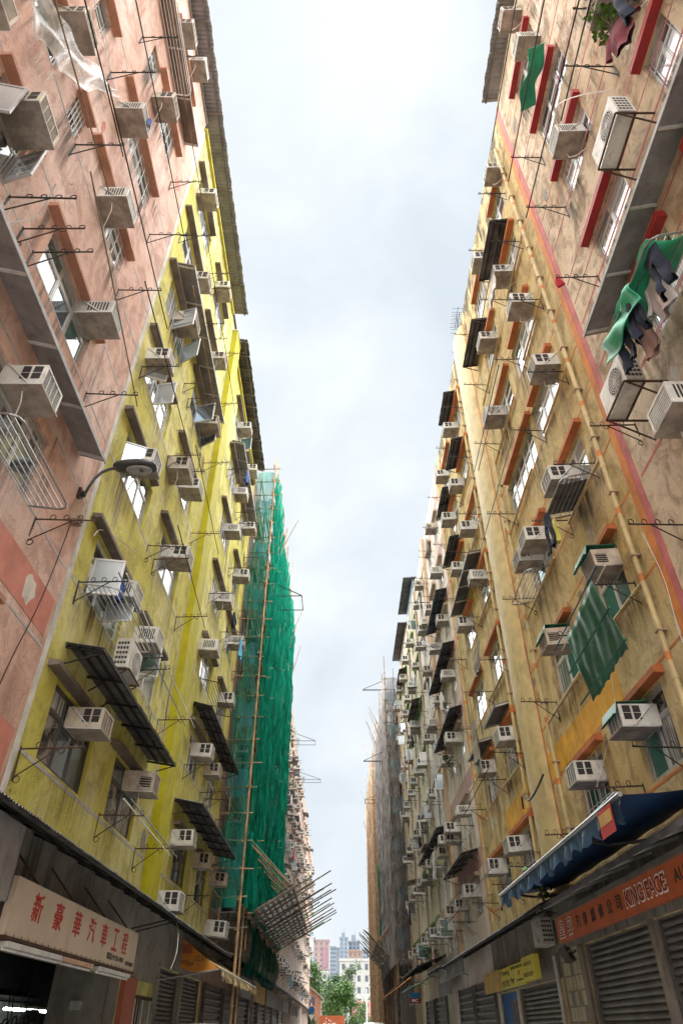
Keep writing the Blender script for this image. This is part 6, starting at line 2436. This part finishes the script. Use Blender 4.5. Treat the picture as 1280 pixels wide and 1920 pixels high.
tree('park_tree', 'darker broad tree between the brick gable and white tower', -2.0, 180, 11.6, 5.0, ['leaf_dark', 'leaf_mid'], 9, n=4400, ls=.55)
tree('slender_tree', 'slender pale tree with see-through crown before the white tower', 2.4, 165, 13.2, 3.1, ['leaf_pale', 'leaf_mid'], 12, n=1500, ls=.45, trunk=.18, loose=1)
tree('park_tree', 'dark green tree between the white tower and bare bamboo', 8.6, 170, 10.2, 3.6, ['leaf_mid', 'leaf_dark'], 15, n=3200, ls=.5)
tree('street_tree', 'small pale green tree beside the utility pole', 4.0, 146, 5.6, 2.4, ['leaf_pale', 'leaf_bright'], 17, n=1600, ls=.36, low=.15)

def tower(label, x0, x1, y, h, d, wall, cols, rows, wm='city_window', z0=6, ww=.5, wh=.45, top=0, balc=None):
    e = thing('tower_block', label, 'tower', ((x0 + x1) / 2, y, 0), 0, 'tower blocks beyond the trees')
    hw = (x1 - x0) / 2
    m = MB()
    m.box(-hw, hw, 0, d, 0, h)
    m.build('wall', wall, e)
    m = MB()
    m.box(-hw - .25, hw + .25, -.25, d + .2, h, h + .7)
    m.build('parapet', wall, e)
    cw, rh = 2 * hw / cols, (h - z0) / rows
    wmesh = MB()
    wmesh.box(-cw * ww / 2, cw * ww / 2, -.12, .0, -rh * wh / 2, rh * wh / 2)
    wmesh = wmesh.mesh('window', wm)
    for i in range(cols):
        for j in range(rows):
            obj('window', wmesh, e, (-hw + cw * (i + .5), 0, z0 + rh * (j + .5)))
    if top:
        m = MB()
        m.box(-hw * .5, hw * .3, d * .2, d * .7, h + .7, h + .7 + top)
        m.bar((hw * .1, d * .4, h + top), (hw * .1, d * .4, h + top + 4), .2, 5)
        m.build('roof_tank', wall, e)
    return e
t = tower('pink tower block with one mauve stripe left of the blue towers', -15.8, -6.2, 480, 45.5, 12, 'tower_pink', 3, 14, ww=.22, wh=.4)
m = MB()
m.box(.8, 3.4, -.3, 0, 2, 42)
m.build('stripe', 'tower_mauve', t)
tower('pale grey blue tower beside the pink one', -7.5, -2.6, 640, 56, 14, 'tower_blue', 3, 18, ww=.6, wh=.5)
tower('dark slate tower behind the pale blue tower', -4.6, .8, 700, 60, 14, 'tower_grey', 4, 12, ww=.85, wh=.12, wm='tower_blue')
tower('tall light blue tower with rooftop dish and tank', .2, 6.2, 560, 54.5, 14, 'tower_blue', 2, 20, ww=.25, wh=.5, top=3)
tower('second light blue tower joined beside the first', 6.8, 15.0, 570, 53, 14, 'tower_blue', 3, 20, ww=.45, wh=.5, top=4)
tower('tan tower block before the light blue towers', 4.6, 11.4, 400, 33.5, 12, 'tower_tan', 3, 11, ww=.3, wh=.45)
tower('faint blue tower beside the bare bamboo', 14.6, 21, 560, 47, 12, 'tower_blue', 3, 16, ww=.5, wh=.5)
tower('small grey tower low between pink and tan towers', -6.5, -.5, 420, 24, 12, 'tower_grey', 4, 8, ww=.5, wh=.4, wm='tower_blue')
tower('cream low tower behind the trees beside pink tower', -9.2, -4.8, 330, 20.5, 10, 'tower_white', 2, 6)
tower('white stained seven storey block behind the slender tree', .1, 10.2, 262, 19.8, 12, 'tower_white', 4, 6, ww=.38, wh=.5, z0=1)
tower('pale block far beyond the lamp side blocks', -30, -18, 520, 40, 12, 'tower_white', 4, 12)
